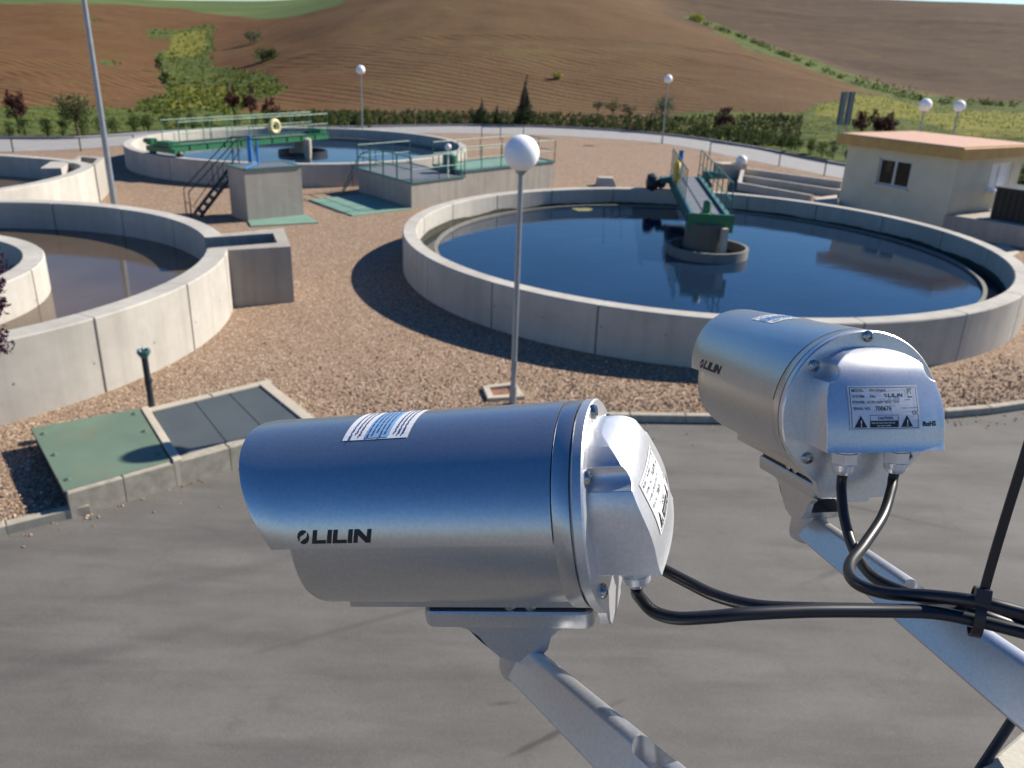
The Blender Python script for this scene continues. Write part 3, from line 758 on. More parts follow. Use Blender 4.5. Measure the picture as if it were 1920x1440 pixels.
# loose stones lying on the gravel near the road, a few spilt over the kerb
def stones(n, seed):
    rnd = np.random.default_rng(seed); vs, fs = [], []
    kx = np.array([p.x for p in KERB]); ky = np.array([p.y for p in KERB])
    while len(fs) < n * 8:
        x = rnd.uniform(-9.5, 11); k = float(np.interp(x, kx, ky)); y = k + rnd.exponential(1.6) + .12
        spill = rnd.random() < .03
        if spill: y = k - rnd.exponential(.22) - .1
        if not spill and ((-7.6 < x < -2.9 and y < 14.2 and (x + 5.2) * .66 - (y - 11.6) * -.75 > -9 and inslab(x, y))): continue
        if math.hypot(x - 5.38, y - 24.62) < 8.95 or math.hypot(x + 14.01, y - 17.07) < 7.65: continue
        z = -.085 if spill else 0.0
        r = rnd.uniform(.012, .030) * (.8 if spill else 1); q = rnd.uniform(0, 6.28); ca, sa = math.cos(q), math.sin(q)
        a, b, c = r * rnd.uniform(.8, 1.4), r * rnd.uniform(.6, 1), r * rnd.uniform(.5, .9); o = len(vs)
        P = [(a, 0, 0), (0, b, 0), (-a, 0, 0), (0, -b, 0), (rnd.normal(0, .2) * a, 0, c), (0, rnd.normal(0, .2) * b, -c)]
        vs += [(x + p[0] * ca - p[1] * sa, y + p[0] * sa + p[1] * ca, z + c * .55 + p[2]) for p in P]
        for i in range(4): fs.append((o + i, o + (i + 1) % 4, o + 4)); fs.append((o + (i + 1) % 4, o + i, o + 5))
    mb = MB(); mb.add(vs, fs); tag(mb.build('loose_gravel', M['loose_stone']), kind='stuff')
SLAB = [(-5.95, 9.45), (-3.0, 12.1), (-4.45, 13.9), (-7.5, 11.5)]
def inslab(x, y):
    c = False; j = 3
    for i in range(4):
        xi, yi = SLAB[i]; xj, yj = SLAB[j]
        if (yi > y) != (yj > y) and x < (xj - xi) * (y - yi) / (yj - yi) + xi: c = not c
        j = i
    return c
stones(9000, 21)
# ================================================================== CONCRETE TANKS
def stations(c, r, joints, gw=.016, gaps=(), n=140):
    """angles of a ring wall: (angle, groove?, drawn to next?)"""
    A = {}
    for i in range(n): A[round(-180 + 360 * i / n, 4)] = False
    g = math.degrees(gw / r); e = math.degrees(.012 / r)
    for j in joints:
        j = (j + 180) % 360 - 180
        for a in [a for a in A if abs(a - j) < g + 2 * e]: A.pop(a)
        A[j - g - e] = False; A[j - g] = True; A[j + g] = True; A[j + g + e] = False
    for (a0, a1) in gaps:
        for a in [a for a in A if a0 < a < a1]: A.pop(a)
        A[a0] = A[a1] = False
    return sorted(A.items())
def ring_wall(mb, c, ro, ri, h, joints=(), gaps=(), zi=-.3, holes=True, ch=.025, n=140, hole_z=None):
    st = stations(c, ro, joints, gaps=gaps, n=n); N = len(st); rows = []
    for a, g in st:
        q = math.radians(a); d = Vector((math.cos(q), math.sin(q), 0)); k = .03 if g else 0.0; C = Vector((c[0], c[1], 0))
        def P(r, z): return C + d * r + Vector((0, 0, z))
        rows.append([P(ro - k, -.3), P(ro - k, h - ch), P(ro - ch - k * .3, h - k * .2), P(ri + ch + k * .3, h - k * .2), P(ri + k, h - ch), P(ri + k, zi)])
    vs = [p for r in rows for p in r]; fs = []; fm = []
    for i in range(N):
        j = (i + 1) % N
        a0, a1 = st[i][0], st[j][0]
        if any(abs(a0 - x0) < 1e-6 and abs(a1 - x1) < 1e-6 for x0, x1 in gaps):
            for e, s in ((i, 1), (j, -1)):
                b = e * 6; fs.append((b, b + 1, b + 2, b + 3, b + 4, b + 5)[::s]); fm.append(0)
            continue
        groove = st[i][1] and st[j][1]
        for k in range(5):
            fs.append((i * 6 + k, j * 6 + k, j * 6 + k + 1, i * 6 + k + 1)); fm.append(1 if groove and k in (0, 4) else 0)
    b = len(mb.v); mb.v += [tuple(v) for v in vs]
    for f, m_ in zip(fs, fm): mb.f.append(tuple(b + i for i in f)); mb.m.append(m_)
    if holes:                                   # formwork tie holes
        hz_ = hole_z or h * .55; m = int(2 * math.pi * ro / 1.35)
        for i in range(m):
            a = 2 * math.pi * (i + .35) / m; d = Vector((math.cos(a), math.sin(a), 0)); t = Vector((-d.y, d.x, 0))
            if any(x0 - 2 < math.degrees(a) < x1 + 2 for x0, x1 in gaps): continue
            for (rr, s) in ((ro, 1), (ri, -1)):
                cc = Vector((c[0], c[1], hz_ + .06 * math.sin(i * 7))) + d * (rr + .003 * s)
                mb.add([cc + (t * math.cos(q) + Vector((0, 0, 1)) * math.sin(q)) * .020 for q in [k * math.pi / 4 * s for k in range(8)]], [tuple(range(8))], 2)
CM = [M['concrete'], M['joint'], M['tie_hole']]
def disc(c, r, z, n=96, r0=0.0):
    mb = MB()
    if r0: 
        for i in range(n):
            a, b = 2 * math.pi * i / n, 2 * math.pi * (i + 1) / n
            mb.quad((c[0] + math.cos(a) * r0, c[1] + math.sin(a) * r0, z), (c[0] + math.cos(a) * r, c[1] + math.sin(a) * r, z), (c[0] + math.cos(b) * r, c[1] + math.sin(b) * r, z), (c[0] + math.cos(b) * r0, c[1] + math.sin(b) * r0, z))
    else: mb.add([(c[0] + math.cos(2 * math.pi * i / n) * r, c[1] + math.sin(2 * math.pi * i / n) * r, z) for i in range(n)], [tuple(range(n))])
    return mb

# --- right clarifier
RC, RO, RI, RH = (5.38, 24.62), 8.75, 8.34, 1.095
t = thing('clarifier_tank', 'large round concrete tank of deep blue water with a radial bridge at right', 'settling tank', (*RC, 0), 'round settling tanks')
mb = MB(); ring_wall(mb, RC, RO, RI, RH, [-150.5 + 18 * k for k in range(20)]); mb.build('wall', CM, t, t.location, 25)
mb = MB()
for i in range(120):                           # overflow weir: thin upright ring and the channel lip
    pass
def thin_ring(mb, c, ro, ri, z0, z1, n=120):
    P = []
    for i in range(n):
        q = 2 * math.pi * i / n; d = (math.cos(q), math.sin(q))
        P += [(c[0] + d[0] * r, c[1] + d[1] * r, z) for r, z in ((ro, z0), (ro, z1), (ri, z1), (ri, z0))]
    F = []
    for i in range(n):
        j = (i + 1) % n
        for k in range(4): F.append((i * 4 + k, j * 4 + k, j * 4 + (k + 1) % 4, i * 4 + (k + 1) % 4))
    mb.add(P, F)
thin_ring(mb, RC, 7.84, 7.74, .15, .57)
mb.build('overflow_weir', M['weir'], t, t.location, 30)
disc(RC, 7.72, .50).build('tank_water', M['clear_water'], t, t.location)
disc(RC, RI - .01, .36, 96, 7.87).build('channel_water', M['dark_water'], t, t.location)
RPX, RPY = 5.70, 24.45
mb = MB(); thin_ring(mb, (RPX, RPY), 1.20, 1.11, .3, .78, 40); mb.build('centre_ring', M['weir'], t, t.location, 30)
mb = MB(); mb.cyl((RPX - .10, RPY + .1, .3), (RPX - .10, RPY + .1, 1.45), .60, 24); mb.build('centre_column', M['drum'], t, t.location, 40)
mb = MB(); mb.box((RPX + .32, RPY - .55, .85), .17, .17, 1.1, .2); mb.build('pale_post', M['concrete_trim'], t, t.location)

def railing(root, name, A, B, h, nposts, mat, pr=.022, mid=1, off=None, tail=0.0, rr=.022):
    """one side of a guard rail between two points"""
    A, B = Vector(A), Vector(B); mb = MB(); up = Vector((0, 0, h))
    mb.tube([A + up, B + up], rr, 6)
    for m_ in range(mid):
        mb.tube([A + up * (m_ + 1) / (mid + 1), B + up * (m_ + 1) / (mid + 1)], rr * .8, 6)
    r_ = mb.build(name, mat, root, off)
    for i in range(nposts):
        p = A.lerp(B, i / (nposts - 1)); q = MB(); q.tube([p, p + up * .985], pr, 6); q.build('railing_post', mat, r_, off)
    return r_
def lifebuoy(root_label, c, axis, R, r, mat, group=None):
    c = Vector(c); az = Vector(axis).normalized(); ax = az.cross(Vector((0, 0, 1))).normalized(); ay = az.cross(ax)
    pts = [c + (ax * math.cos(2 * math.pi * i / 28) + ay * math.sin(2 * math.pi * i / 28)) * R for i in range(29)]
    mb = MB(); mb.tube(pts, r, 10, False)
    o = mb.build('lifebuoy', mat, None, c, 60); return tag(clean(o), root_label, 'lifebuoy', group)

def bridge(label, A, B, width, zdeck, mat, matr, girder_h, rail_h, side_posts, loc, rail_to=(0, 1, 0, 1), plate=None, carriage=True):
    """walkway from the centre A to the rim B"""
    A, B = Vector((A[0], A[1], zdeck)), Vector((B[0], B[1], zdeck)); d = (B - A).normalized(); s = Vector((d.y, -d.x, 0)); L = (B - A).length
    t = thing('scraper_bridge', label, 'footbridge', loc, 'tank scraper bridges'); off = loc
    mb = MB(); mb.obox((A + B) / 2 - Vector((0, 0, .02)), d * L / 2, s * (width / 2 - .06), (0, 0, .015)); mb.build('deck', M['grating'], t, off)
    for sg in (-1, 1):
        c = (A + B) / 2 + s * sg * width / 2 - Vector((0, 0, girder_h / 2 - .06))
        mb = MB(); mb.obox(c, d * L / 2, s * .035, (0, 0, girder_h / 2))
        mb.obox(c + Vector((0, 0, girder_h / 2 + .012)), d * (L / 2 + .01), s * .07, (0, 0, .012)); mb.obox(c - Vector((0, 0, girder_h / 2 + .012)), d * (L / 2 + .01), s * .07, (0, 0, .012))
        k = int(L / .9)
        for i in range(1, k):
            mb.obox(A.lerp(B, i / k) + s * sg * (width / 2 + .045) - Vector((0, 0, girder_h / 2 - .06)), d * .012, s * .03, (0, 0, girder_h / 2))
        mb.build('girder', mat, t, off)
        r0, r1 = (rail_to[0], rail_to[1]) if sg < 0 else (rail_to[2], rail_to[3])
        a, b = A.lerp(B, r0) + s * sg * width / 2 + Vector((0, 0, .05)), A.lerp(B, r1) + s * sg * width / 2 + Vector((0, 0, .05))
        railing(t, 'railing', a, b, rail_h, side_posts, matr, .02, 1, off)
    mb = MB()                                             # bracing under the deck
    k = int(L / 1.4)
    for i in range(k):
        p, q = A.lerp(B, i / k), A.lerp(B, (i + 1) / k); sg = 1 if i % 2 else -1
        mb.tube([p + s * sg * width * .45 - Vector((0, 0, .10)), q - s * sg * width * .45 - Vector((0, 0, .10))], .025, 5)
    mb.build('bracing', mat, t, off)
    if carriage:
        e = B - d * .15
        mb = MB(); mb.obox(e - Vector((0, 0, .15)), d * .28, s * (width / 2 + .42), (0, 0, .10)); mb.build('end_carriage', mat, t, off)
        for sg in (-1, 1):
            w = e + s * sg * (width / 2 + .35) - Vector((0, 0, .30))
            mb = MB(); mb.cyl(w - d * .07, w + d * .07, .19, 18); mb.build('carriage_wheel', M['dark_steel'], t, off, 40)
        mb = MB(); mb.obox(e + s * (width / 2 + .35) + Vector((0, 0, .12)), d * .16, s * .2, (0, 0, .14)); mb.cyl(e + s * (width / 2 + .35) + Vector((0, 0, .12)), e + s * (width / 2 + .85) + Vector((0, 0, .12)), .11, 14); mb.build('drive_motor', mat, t, off)
    return t, A, B, d, s
t, A, B, d, s = bridge('teal and green walkway bridge over the deep blue water of the right-hand tank', (5.66, 24.30), (6.52, 33.30), 1.08, 1.60, M['teal_steel'], M['rail_green'], .34, .98, 9, (6.0, 28.5, 1.6), (.30, 1, 0, 1))
mb = MB(); mb.obox(A - d * .05 + Vector((0, 0, -.12)), s * .66, d * .05, (0, 0, .26)); mb.obox(A + d * .25 + Vector((0, 0, -.30)), s * .58, d * .3, (0, 0, .05)); mb.build('drive_housing', M['green_steel'], t, t.location)
mb = MB(); g = A + d * .35 - s * .10; mb.lathe(g, [(.2, .0), (.2, .10), (.12, .12), (.12, .42), (.09, .46), (.01, .47)], 18); mb.build('gear_motor', M['green_steel'], t, t.location, 40)
mb = MB(); p = A.lerp(B, .96) - s * .25; mb.tube([p, p + Vector((0, 0, 1.02))], .09, 10); mb.build('blue_control_post', M['blue_steel'], t, t.location, 50)
mb = MB(); c = B - d * .2 - s * 1.25 - Vector((0, 0, .30)); mb.lathe(c, [(.05, -.25), (.34, -.2), (.40, 0), (.30, .2), (.05, .26)], 14, s); mb.build('cable_reel', M['dark_steel'], t, t.location, 50)
lifebuoy('yellow lifebuoy hanging on the railing of the right-hand tank bridge', A.lerp(B, .74) - s * .52 + Vector((0, 0, .45)), s, .32, .10, M['buoy_yellow'], 'lifebuoys on the bridges')
mb = MB(); rnd = random.Random(3)
c = at(1092, 393, .508); P = [c + Vector((math.cos(q) * (.34 + .10 * math.sin(3 * q)), math.sin(q) * (.42 + .14 * math.sin(2 * q + 1)), 0)) for q in [k * .3927 for k in range(16)]]
mb.prism([(p.x, p.y) for p in P], .49, .512); tag(mb.build('floating_scum', M['scum'], None, c), 'yellowish patch of scum floating by the far wall of the right-hand tank', 'scum')

def waterline(root, c, r, z0, z1, seed, n=220):
    rnd = np.random.default_rng(seed); w = rnd.normal(size=n); k = np.ones(5) / 5; w = np.convolve(np.r_[w[-2:], w, w[:2]], k, 'valid'); w = w / w.std()
    mb = MB(); P = []
    for i in range(n):
        q = 2 * math.pi * i / n; d_ = (math.cos(q), math.sin(q)); P += [(c[0] + d_[0] * r, c[1] + d_[1] * r, z0), (c[0] + d_[0] * r, c[1] + d_[1] * r, z1 + .022 * w[i])]
    mb.add(P, [(2 * i, 2 * i + 1, (2 * i + 3) % (2 * n), (2 * i + 2) % (2 * n)) for i in range(n)]); return mb.build('waterline_stain', M['algae'], root, root.location)
waterline(bpy.data.objects['clarifier_tank'], RC, RI - .006, .30, .56, 4)

# --- near left ditch
LC, LO, LI, LH = (-14.01, 17.07), 7.47, 6.98, 1.41
t = thing('oxidation_tank', 'nearest left round concrete tank with brown water and an inner ring wall', 'treatment tank', (*LC, 0), 'ring-walled tanks at left')
mb = MB(); ring_wall(mb, LC, LO, LI, LH, [-27 + 18.95 * k for k in range(19)], [(17.0, 27.6)], hole_z=.62); mb.build('wall', CM, t, t.location, 25)
mb = MB(); ring_wall(mb, (-13.97, 16.13), 3.9, 3.45, 1.41, [8 + 30 * k for k in range(12)], n=80); mb.build('inner_ring_wall', CM, t, t.location, 25)
disc(LC, 6.99, .64).build('tank_water', M['murky_water'], t, t.location)
disc((-13.97, 16.13), 3.46, .66).build('inner_ring_water', M['dark_water'], t, t.location)
chp = [at(429, 469, 1.405), at(545, 462, 1.405), at(531, 427, 1.405), at(390, 441, 1.405)]
ip = [at(388, 445.5, 1.405), at(512, 437, 1.405), at(520, 455, 1.405), at(388, 465, 1.405)]
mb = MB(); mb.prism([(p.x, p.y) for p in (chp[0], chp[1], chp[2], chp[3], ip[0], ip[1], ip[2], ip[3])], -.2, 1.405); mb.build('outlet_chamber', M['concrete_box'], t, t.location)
mb = MB(); zc = .95; mb.prism([(p.x, p.y) for p in ip], .3, zc); mb.build('chamber_water', M['dark_water'], t, t.location)

# --- second left ditch
BL = spline([(-16.9, 24.95, 0), (-15.9, 26.6, 0), (-15.62, 28.6, 0), (-15.75, 30.4, 0), (-16.2, 31.9, 0), (-17.4, 33.0, 0), (-19.2, 33.7, 0), (-22, 34.1, 0), (-25.2, 33.2, 0), (-26.9, 30.5, 0), (-26.6, 27.4, 0), (-24.2, 25.2, 0), (-20.4, 24.62, 0)], 8, True)
nB = len(BL); rows = []
for i in range(nB):
    tt = (BL[(i + 1) % nB] - BL[i - 1]).normalized(); nn = Vector((tt.y, -tt.x, 0))     # outward for this winding
    rows.append((BL[i], nn))
t = thing('oxidation_tank', 'farther left concrete tank with brown water, behind the nearest left tank', 'treatment tank', (-21, 29.3, 0), 'ring-walled tanks at left')
mb = MB(); vs = []; fs = []; fm = []
for i, (p, nn) in enumerate(rows):
    k = .03 if i % 9 == 4 else 0; th = .46
    if nn.dot(p - Vector((-21, 29.3, 0))) < 0: nn = -nn
    vs += [p - nn * k + Vector((0, 0, -.3)), p - nn * k + Vector((0, 0, 1.385)), p - nn * .025 + Vector((0, 0, 1.41)), p - nn * (th - .025) + Vector((0, 0, 1.41)), p - nn * th + Vector((0, 0, 1.385)), p - nn * th + Vector((0, 0, .2))]
for i in range(nB):
    j = (i + 1) % nB
    for k in range(5): fs.append((i * 6 + k, j * 6 + k, j * 6 + k + 1, i * 6 + k + 1))
mb.add(vs, fs); mb.build('wall', CM, t, t.location, 30)
mb = MB(); mb.add([(p.x * .985 - .015 * 21, p.y * .985 + .015 * 29.3, .62) for p, _ in rows], [tuple(range(nB))]); mb.build('tank_water', M['murky_water'], t, t.location)
q = [at(84, 297, 1.40), at(101, 297, 1.40), at(126, 303, 1.40), at(112, 306, 1.40)]
c = at(99, 331, 1.0)
mb = MB(); mb.box((c.x, c.y + .35, .79), .7, 1.9, 1.2, .30); mb.build('partition_wall', M['concrete'], t, t.location)
A_, B_, C_ = at(178, 309, 1.40), at(196, 294.5, 1.40), at(148, 291.5, 1.40)
D_ = A_ + (C_ - B_)
def frame_box(mb, pts, z0, z1, w):
    c = sum((Vector((p.x, p.y, 0)) for p in pts), Vector()) / 4
    inn = [p + (Vector((c.x - p.x, c.y - p.y, 0))).normalized() * w * 1.4 for p in pts]
    for i in range(4):
        j = (i + 1) % 4; mb.prism([(pts[i].x, pts[i].y), (pts[j].x, pts[j].y), (inn[j].x, inn[j].y), (inn[i].x, inn[i].y)], z0, z1)
    return inn
mb = MB(); inn = frame_box(mb, [A_, B_, C_, D_], -.2, 1.395, .30); mb.build('outlet_chamber', M['concrete_box'], t, t.location)
mb = MB(); mb.prism([(p.x, p.y) for p in inn], .2, .8); mb.build('chamber_water', M['dark_water'], t, t.location)

# --- far clarifier
FC, FO, FH = (-11.715, 45.67), 8.80, 1.03
t = thing('clarifier_tank', 'far round concrete tank of pale blue water crossed by a green railed bridge', 'settling tank', (*FC, 0), 'round settling tanks')
mb = MB(); ring_wall(mb, FC, FO, 8.40, FH, [-117.5 + 18.6 * k for k in range(19)], n=120); mb.build('wall', CM, t, t.location, 25)
mb = MB(); thin_ring(mb, FC, 7.9, 7.78, .15, .52); mb.build('overflow_weir', M['weir'], t, t.location, 30)
disc(FC, 7.77, .42).build('tank_water', M['clear_water'], t, t.location)
disc(FC, 8.39, .30, 96, 7.9).build('channel_water', M['dark_water'], t, t.location)
mb = MB(); thin_ring(mb, FC, 1.3, 1.2, .25, .62, 40); mb.build('centre_ring', M['dark_steel'], t, t.location, 30)
mb = MB(); mb.cyl((FC[0], FC[1], .3), (FC[0], FC[1], 1.2), .45, 18); mb.build('centre_column', M['concrete_box'], t, t.location, 40)
t, A, B, d, s = bridge('bright green railed footbridge over the far round tank', (-11.0, 46.7), (-16.25, 38.45), 1.25, 1.42, M['green_steel'], M['pale_rail'], .26, 1.02, 8, (-14, 43, 1.4), (0, .95, 0, .95))
mb = MB(); g = B - d * .30; mb.obox(g + Vector((0, 0, .02)), d * .25, s * .45, (0, 0, .18)); mb.build('drive_housing', M['green_steel'], t, t.location)
mb = MB(); mb.obox(A + d * .2 + Vector((0, 0, .1)), d * .2, s * .5, (0, 0, .18)); mb.build('end_cabinet', M['green_steel'], t, t.location)
mb = MB(); p = at(577, 277, .95); mb.lathe((p.x, p.y, .42), [(.16, 0), (.2, .5), (.2, .95), (.1, 1.02)], 14); mb.build('scum_pipe', M['concrete_trim'], t, t.location, 50)
pb = atY(499, 237, A.lerp(B, .30).y); pb = A.lerp(B, .32) + s * .68 + Vector((0, 0, .72))
lifebuoy('cream lifebuoy hanging on the green bridge of the far round tank', A.lerp(B, .385) - s * (.70 if (A - s).y < (A + s).y else -.70) + Vector((0, 0, .60)), s, .27, .12, M['buoy_cream'], 'lifebuoys on the bridges')

# ================================================================== CHAMBERS, STAIR, PADS
N_, NR_, LB_ = Vector((-9.607, 29.266, 0)), Vector((-7.98, 30.698, 0)), Vector((-10.52, 30.23, 0))
BK_ = LB_ + (NR_ - N_)
t = thing('pump_chamber', 'tall square concrete chamber with a blue post and a stair against it', 'concrete chamber', N_)
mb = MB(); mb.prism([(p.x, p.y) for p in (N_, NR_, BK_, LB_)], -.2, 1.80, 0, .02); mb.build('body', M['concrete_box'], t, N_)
def edge_strip(mb, pts, z, w=.07, h=.05, closed=True):
    n_ = len(pts)
    for i in range(n_ if closed else n_ - 1):
        a, b = pts[i], pts[(i + 1) % n_]; dd = (b - a).normalized(); sd = Vector((dd.y, -dd.x, 0))
        mb.obox((a + b) / 2 + Vector((0, 0, z)), (b - a) / 2 + dd * .02, sd * w / 2, (0, 0, h / 2))
mb = MB(); edge_strip(mb, [N_, NR_, BK_, LB_], 1.82, .09, .06); mb.build('metal_edge', M['teal_steel'], t, N_)
cc = (N_ + BK_) / 2
mb = MB(); mb.prism([tuple((p + (cc - p) * .07).xy) for p in (N_, NR_, BK_, LB_)], 1.79, 1.835); mb.build('grating_cover', M['grating'], t, N_)
mb = MB(); a = at(470, 304, 1.84); mb.tube([a, a + Vector((0, 0, .92))], .09, 12); mb.tube([a + Vector((0, 0, .9)), a + Vector((0, 0, .95))], .11, 12); mb.build('hoist_post', M['blue_steel'], t, N_, 50)
mb = MB(); a = at(484, 309, 1.84); mb.tube([a, a + Vector((0, 0, .85))], .045, 8); mb.tube([a + Vector((0, 0, .05)), at(459, 316, 1.88)], .03, 6); mb.build('blue_stanchion', M['blue_steel'], t, N_, 50)
# stair
S0 = Vector((-11.76, 30.16, 0)); T0 = atY(443, 309, 31.0)
run = Vector((T0.x - S0.x, T0.y - S0.y, 0)); rd = run.normalized(); sd = Vector((rd.y, -rd.x, 0)); w2 = .43
t = thing('steel_stair', 'dark steel open stair with handrails climbing to the tall square chamber', 'stair', S0)
slope = (T0 - S0)
for sg in (-1, 1):
    mb = MB(); a, b = S0 + sd * sg * w2, T0 + sd * sg * w2; dn = slope.normalized(); up_ = sd.cross(dn)
    mb.obox((a + b) / 2, (b - a) / 2, sd * .025, up_ * .055); mb.build('stringer', M['stair_steel'], t, S0)
    mb = MB(); h0 = Vector((0, 0, .95)); a2 = a - rd * .30
    mb.tube([a2 + Vector((0, 0, .02)), a2 + h0 * .95, b + h0, b + rd * .9 + h0], .022, 6); mb.tube([a2 + h0 * .45, a + h0 * .3, b + h0 * .5], .016, 6)
    mb.tube([a.lerp(b, .5), a.lerp(b, .5) + h0 * .98], .018, 6); mb.tube([b, b + h0], .02, 6)
    mb.build('handrail', M['stair_steel'], t, S0)
for i in range(7):
    p = S0.lerp(T0, (i + .6) / 7.3); mb = MB(); mb.obox(p, sd * (w2 - .025), rd * .10, (0, 0, .016)); mb.build('tread', M['stair_steel'], t, S0)
# green-railed chamber
cA, cB, cE = Vector((-7.01, 36.5, 0)), Vector((-4.235, 32.89, 0)), Vector((1.63, 40.05, 0))
cC = cB + (cE - cB) * .33; bk = (cA - cB)
t = thing('railed_chamber', 'low concrete chamber with green guard rails, in front of the far round tank', 'concrete chamber', cB)
cAC = cA + (cC - cB)
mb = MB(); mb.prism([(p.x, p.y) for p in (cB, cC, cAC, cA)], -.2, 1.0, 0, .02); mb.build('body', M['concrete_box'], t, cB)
ext = [cC + bk * .06, cE, cE + bk * .55, cC + bk * .55]
mb = MB(); mb.prism([(p.x, p.y) for p in ext], -.2, 1.16, 0, .02); mb.build('extension', M['concrete_box'], t, cB)
for nm, P, z in (('metal_edge', [cB, cC, cAC, cA], 1.02), ('extension_edge', ext, 1.18)):
    mb = MB(); edge_strip(mb, P, z, .10, .06); mb.build(nm, M['teal_steel'], t, cB)
for nm, P, z in (('grating_cover', [cB, cC, cAC, cA], 1.03), ('extension_cover', ext, 1.185)):
    c_ = sum(P, Vector()) / 4
    mb = MB(); mb.prism([tuple((p + (c_ - p) * .08).xy) for p in P], z - .03, z); mb.build(nm, M['grating'] if nm == 'grating_cover' else M['pad_green'], t, cB)
Z1 = Vector((0, 0, 1.05)); Z2 = Vector((0, 0, 1.2))
railing(t, 'railing', cA + Z1, cB + Z1, .95, 5, M['rail_green'], .035, 1, cB)
railing(t, 'railing', cB + Z1, cC + Z1, .95, 3, M['rail_green'], .024, 1, cB)
railing(t, 'railing', cA + Z1, cAC + Z1, .95, 4, M['rail_green'], .024, 1, cB)
railing(t, 'railing', ext[0] + Z2, cE + Z2, .95, 6, M['rail_green'], .022, 1, cB)
railing(t, 'railing', cE + Z2, ext[2] + Z2, .95, 3, M['rail_green'], .022, 1, cB)
railing(t, 'railing', ext[2] + Z2, ext[3] + Z2, .95, 5, M['rail_green'], .022, 1, cB)
mb = MB(); p = cC + bk * .25 + Vector((0, 0, 1.05)); mb.lathe(p, [(.36, 0), (.36, .1), (.30, .12), (.30, .72), (.22, .8), (.02, .83)], 18)
for k in range(5): mb.lathe(p + Vector((0, 0, .2 + .1 * k)), [(.325, 0), (.325, .04)], 18)
mb.build('pump_motor', M['rail_green'], t, cB, 30)
mb = MB(); p = atY(840, 322, 34.6); mb.tube([(p.x, p.y, 1.0), (p.x, p.y, 2.15)], .03, 8); mb.sphere((p.x, p.y, 2.25), .13, 14, 10); mb.build('valve_standpipe', M['white_paint'], t, cB, 60)
lg = [cA + Vector((-.15, -.1, 0)), cA + Vector((-.75, .12, 0))]
mb = MB(); mb.tube(spline([lg[1] + Vector((0, 0, .02)), cA + Vector((-.35, 0, .75)), cA + Vector((.1, 0, 1.55)), cA + Vector((.5, -.1, 1.75))], 5), .025, 6); mb.tube([lg[1] + Vector((0.1, -.3, .02)), cA + Vector((-.2, -.3, .7))], .03, 6); mb.build('ladder_rail', M['teal_steel'], t, cB)
# green ground pads
for lab, P in (('large green grated cover set in the gravel beside the green-railed chamber', [at(579, 376), at(660, 406), at(772, 393), at(690, 365)]),
               ('narrow green concrete strip at the foot of the tall square chamber', [at(470, 426), at(597, 419), at(575, 404.5), at(463, 414)])):
    c_ = sum(P, Vector()) / 4
    mb = MB(); mb.prism([tuple(p.xy) for p in P], -.05, .05, 0, .012)
    o = mb.build('ground_cover', M['pad_green'], None, c_); tag(o, lab, 'ground cover')

# ================================================================== RAISED SLAB WITH COVERS
F0, F1, F2 = Vector((-5.90, 9.57, 0)), Vector((-4.835, 10.54, 0)), Vector((-3.08, 12.10, 0))
G0, G1, G2 = Vector((-7.40, 11.47, 0)), Vector((-6.10, 12.36, 0)), Vector((-4.46, 13.83, 0))
t = thing('covered_pit', 'raised concrete kerbed pit by the road with one green and one dark grey metal cover', 'covered pit', F0)
def insetq(P, k):
    c_ = sum(P, Vector()) / len(P); return [p + (c_ - p).normalized() * k for p in P]
mb = MB()                                            # block kerb along the road side and round the grey cover
def block_run(mb, a, b, w, z, L=.72):
    dd = (b - a).normalized(); sdv = Vector((dd.y, -dd.x, 0)); n_ = max(1, round((b - a).length / L))
    for i in range(n_):
        p, q = a.lerp(b, i / n_), a.lerp(b, (i + 1) / n_)
        p, q = p + dd * .006, q - dd * .006
        mb.prism([tuple(x.xy) for x in (p, q, q - sdv * w, p - sdv * w)], -.1, z, 0, .012)
block_run(mb, F0, F1, .10, .30); block_run(mb, F1 + (F1 - F0).normalized() * .05, F2, .20, .30)
mb.build('kerb_blocks', M['blockwork'], t, F0)
mb = MB(); block_run(mb, F2, G2, .20, .302, 1.2); block_run(mb, G2 + (G2 - G1).normalized() * .05, G1, .16, .299, 1.2); mb.build('concrete_surround', M['concrete_trim'], t, F0)
dF = (F1 - F0).normalized(); sF = Vector((-dF.y, dF.x, 0))
mb = MB(); mb.prism([tuple(x.xy) for x in (F1 - dF * .02, F1 + dF * .10, G1 + dF * .10, G1 - dF * .02)], -.1, .335, 0, .01); mb.build('dividing_strip', M['concrete_trim'], t, F0)
mb = MB(); mb.prism([tuple(x.xy) for x in (F0 + sF * .102 , F1 - dF * .03 + sF * .102, G1 - dF * .03, G0)], -.1, .285); mb.build('pit_wall', M['dark_steel'], t, F0)
mb = MB(); gcv = [F0 + sF * .09 - dF * .02, F1 - dF * .035 + sF * .09, G1 - dF * .035 + sF * .03, G0 - dF * .03 + sF * .03]
mb.prism([tuple(x.xy) for x in gcv], .286, .318, 0, .006); gc = mb.build('green_cover', M['cover_green'], t, F0)
for u, v in ((.08, .12), (.08, .5), (.08, .86), (.93, .15), (.93, .55), (.93, .9)):
    p = gcv[0].lerp(gcv[1], u).lerp(gcv[3].lerp(gcv[2], u), v); q = MB(); q.lathe((p.x, p.y, .319), [(.045, 0), (.045, .008), (.02, .012), (.02, .03), (.001, .032)], 8); q.build('cover_lug', M['cover_green'], gc, F0)
mb = MB(); q4 = [F1 + dF * .12 + sF * .21, F2 - dF * .2 + sF * .21, G2 - dF * .2 - sF * .15, G1 + dF * .12 - sF * .15]
mb.prism([tuple(x.xy) for x in q4], -.1, .270); 
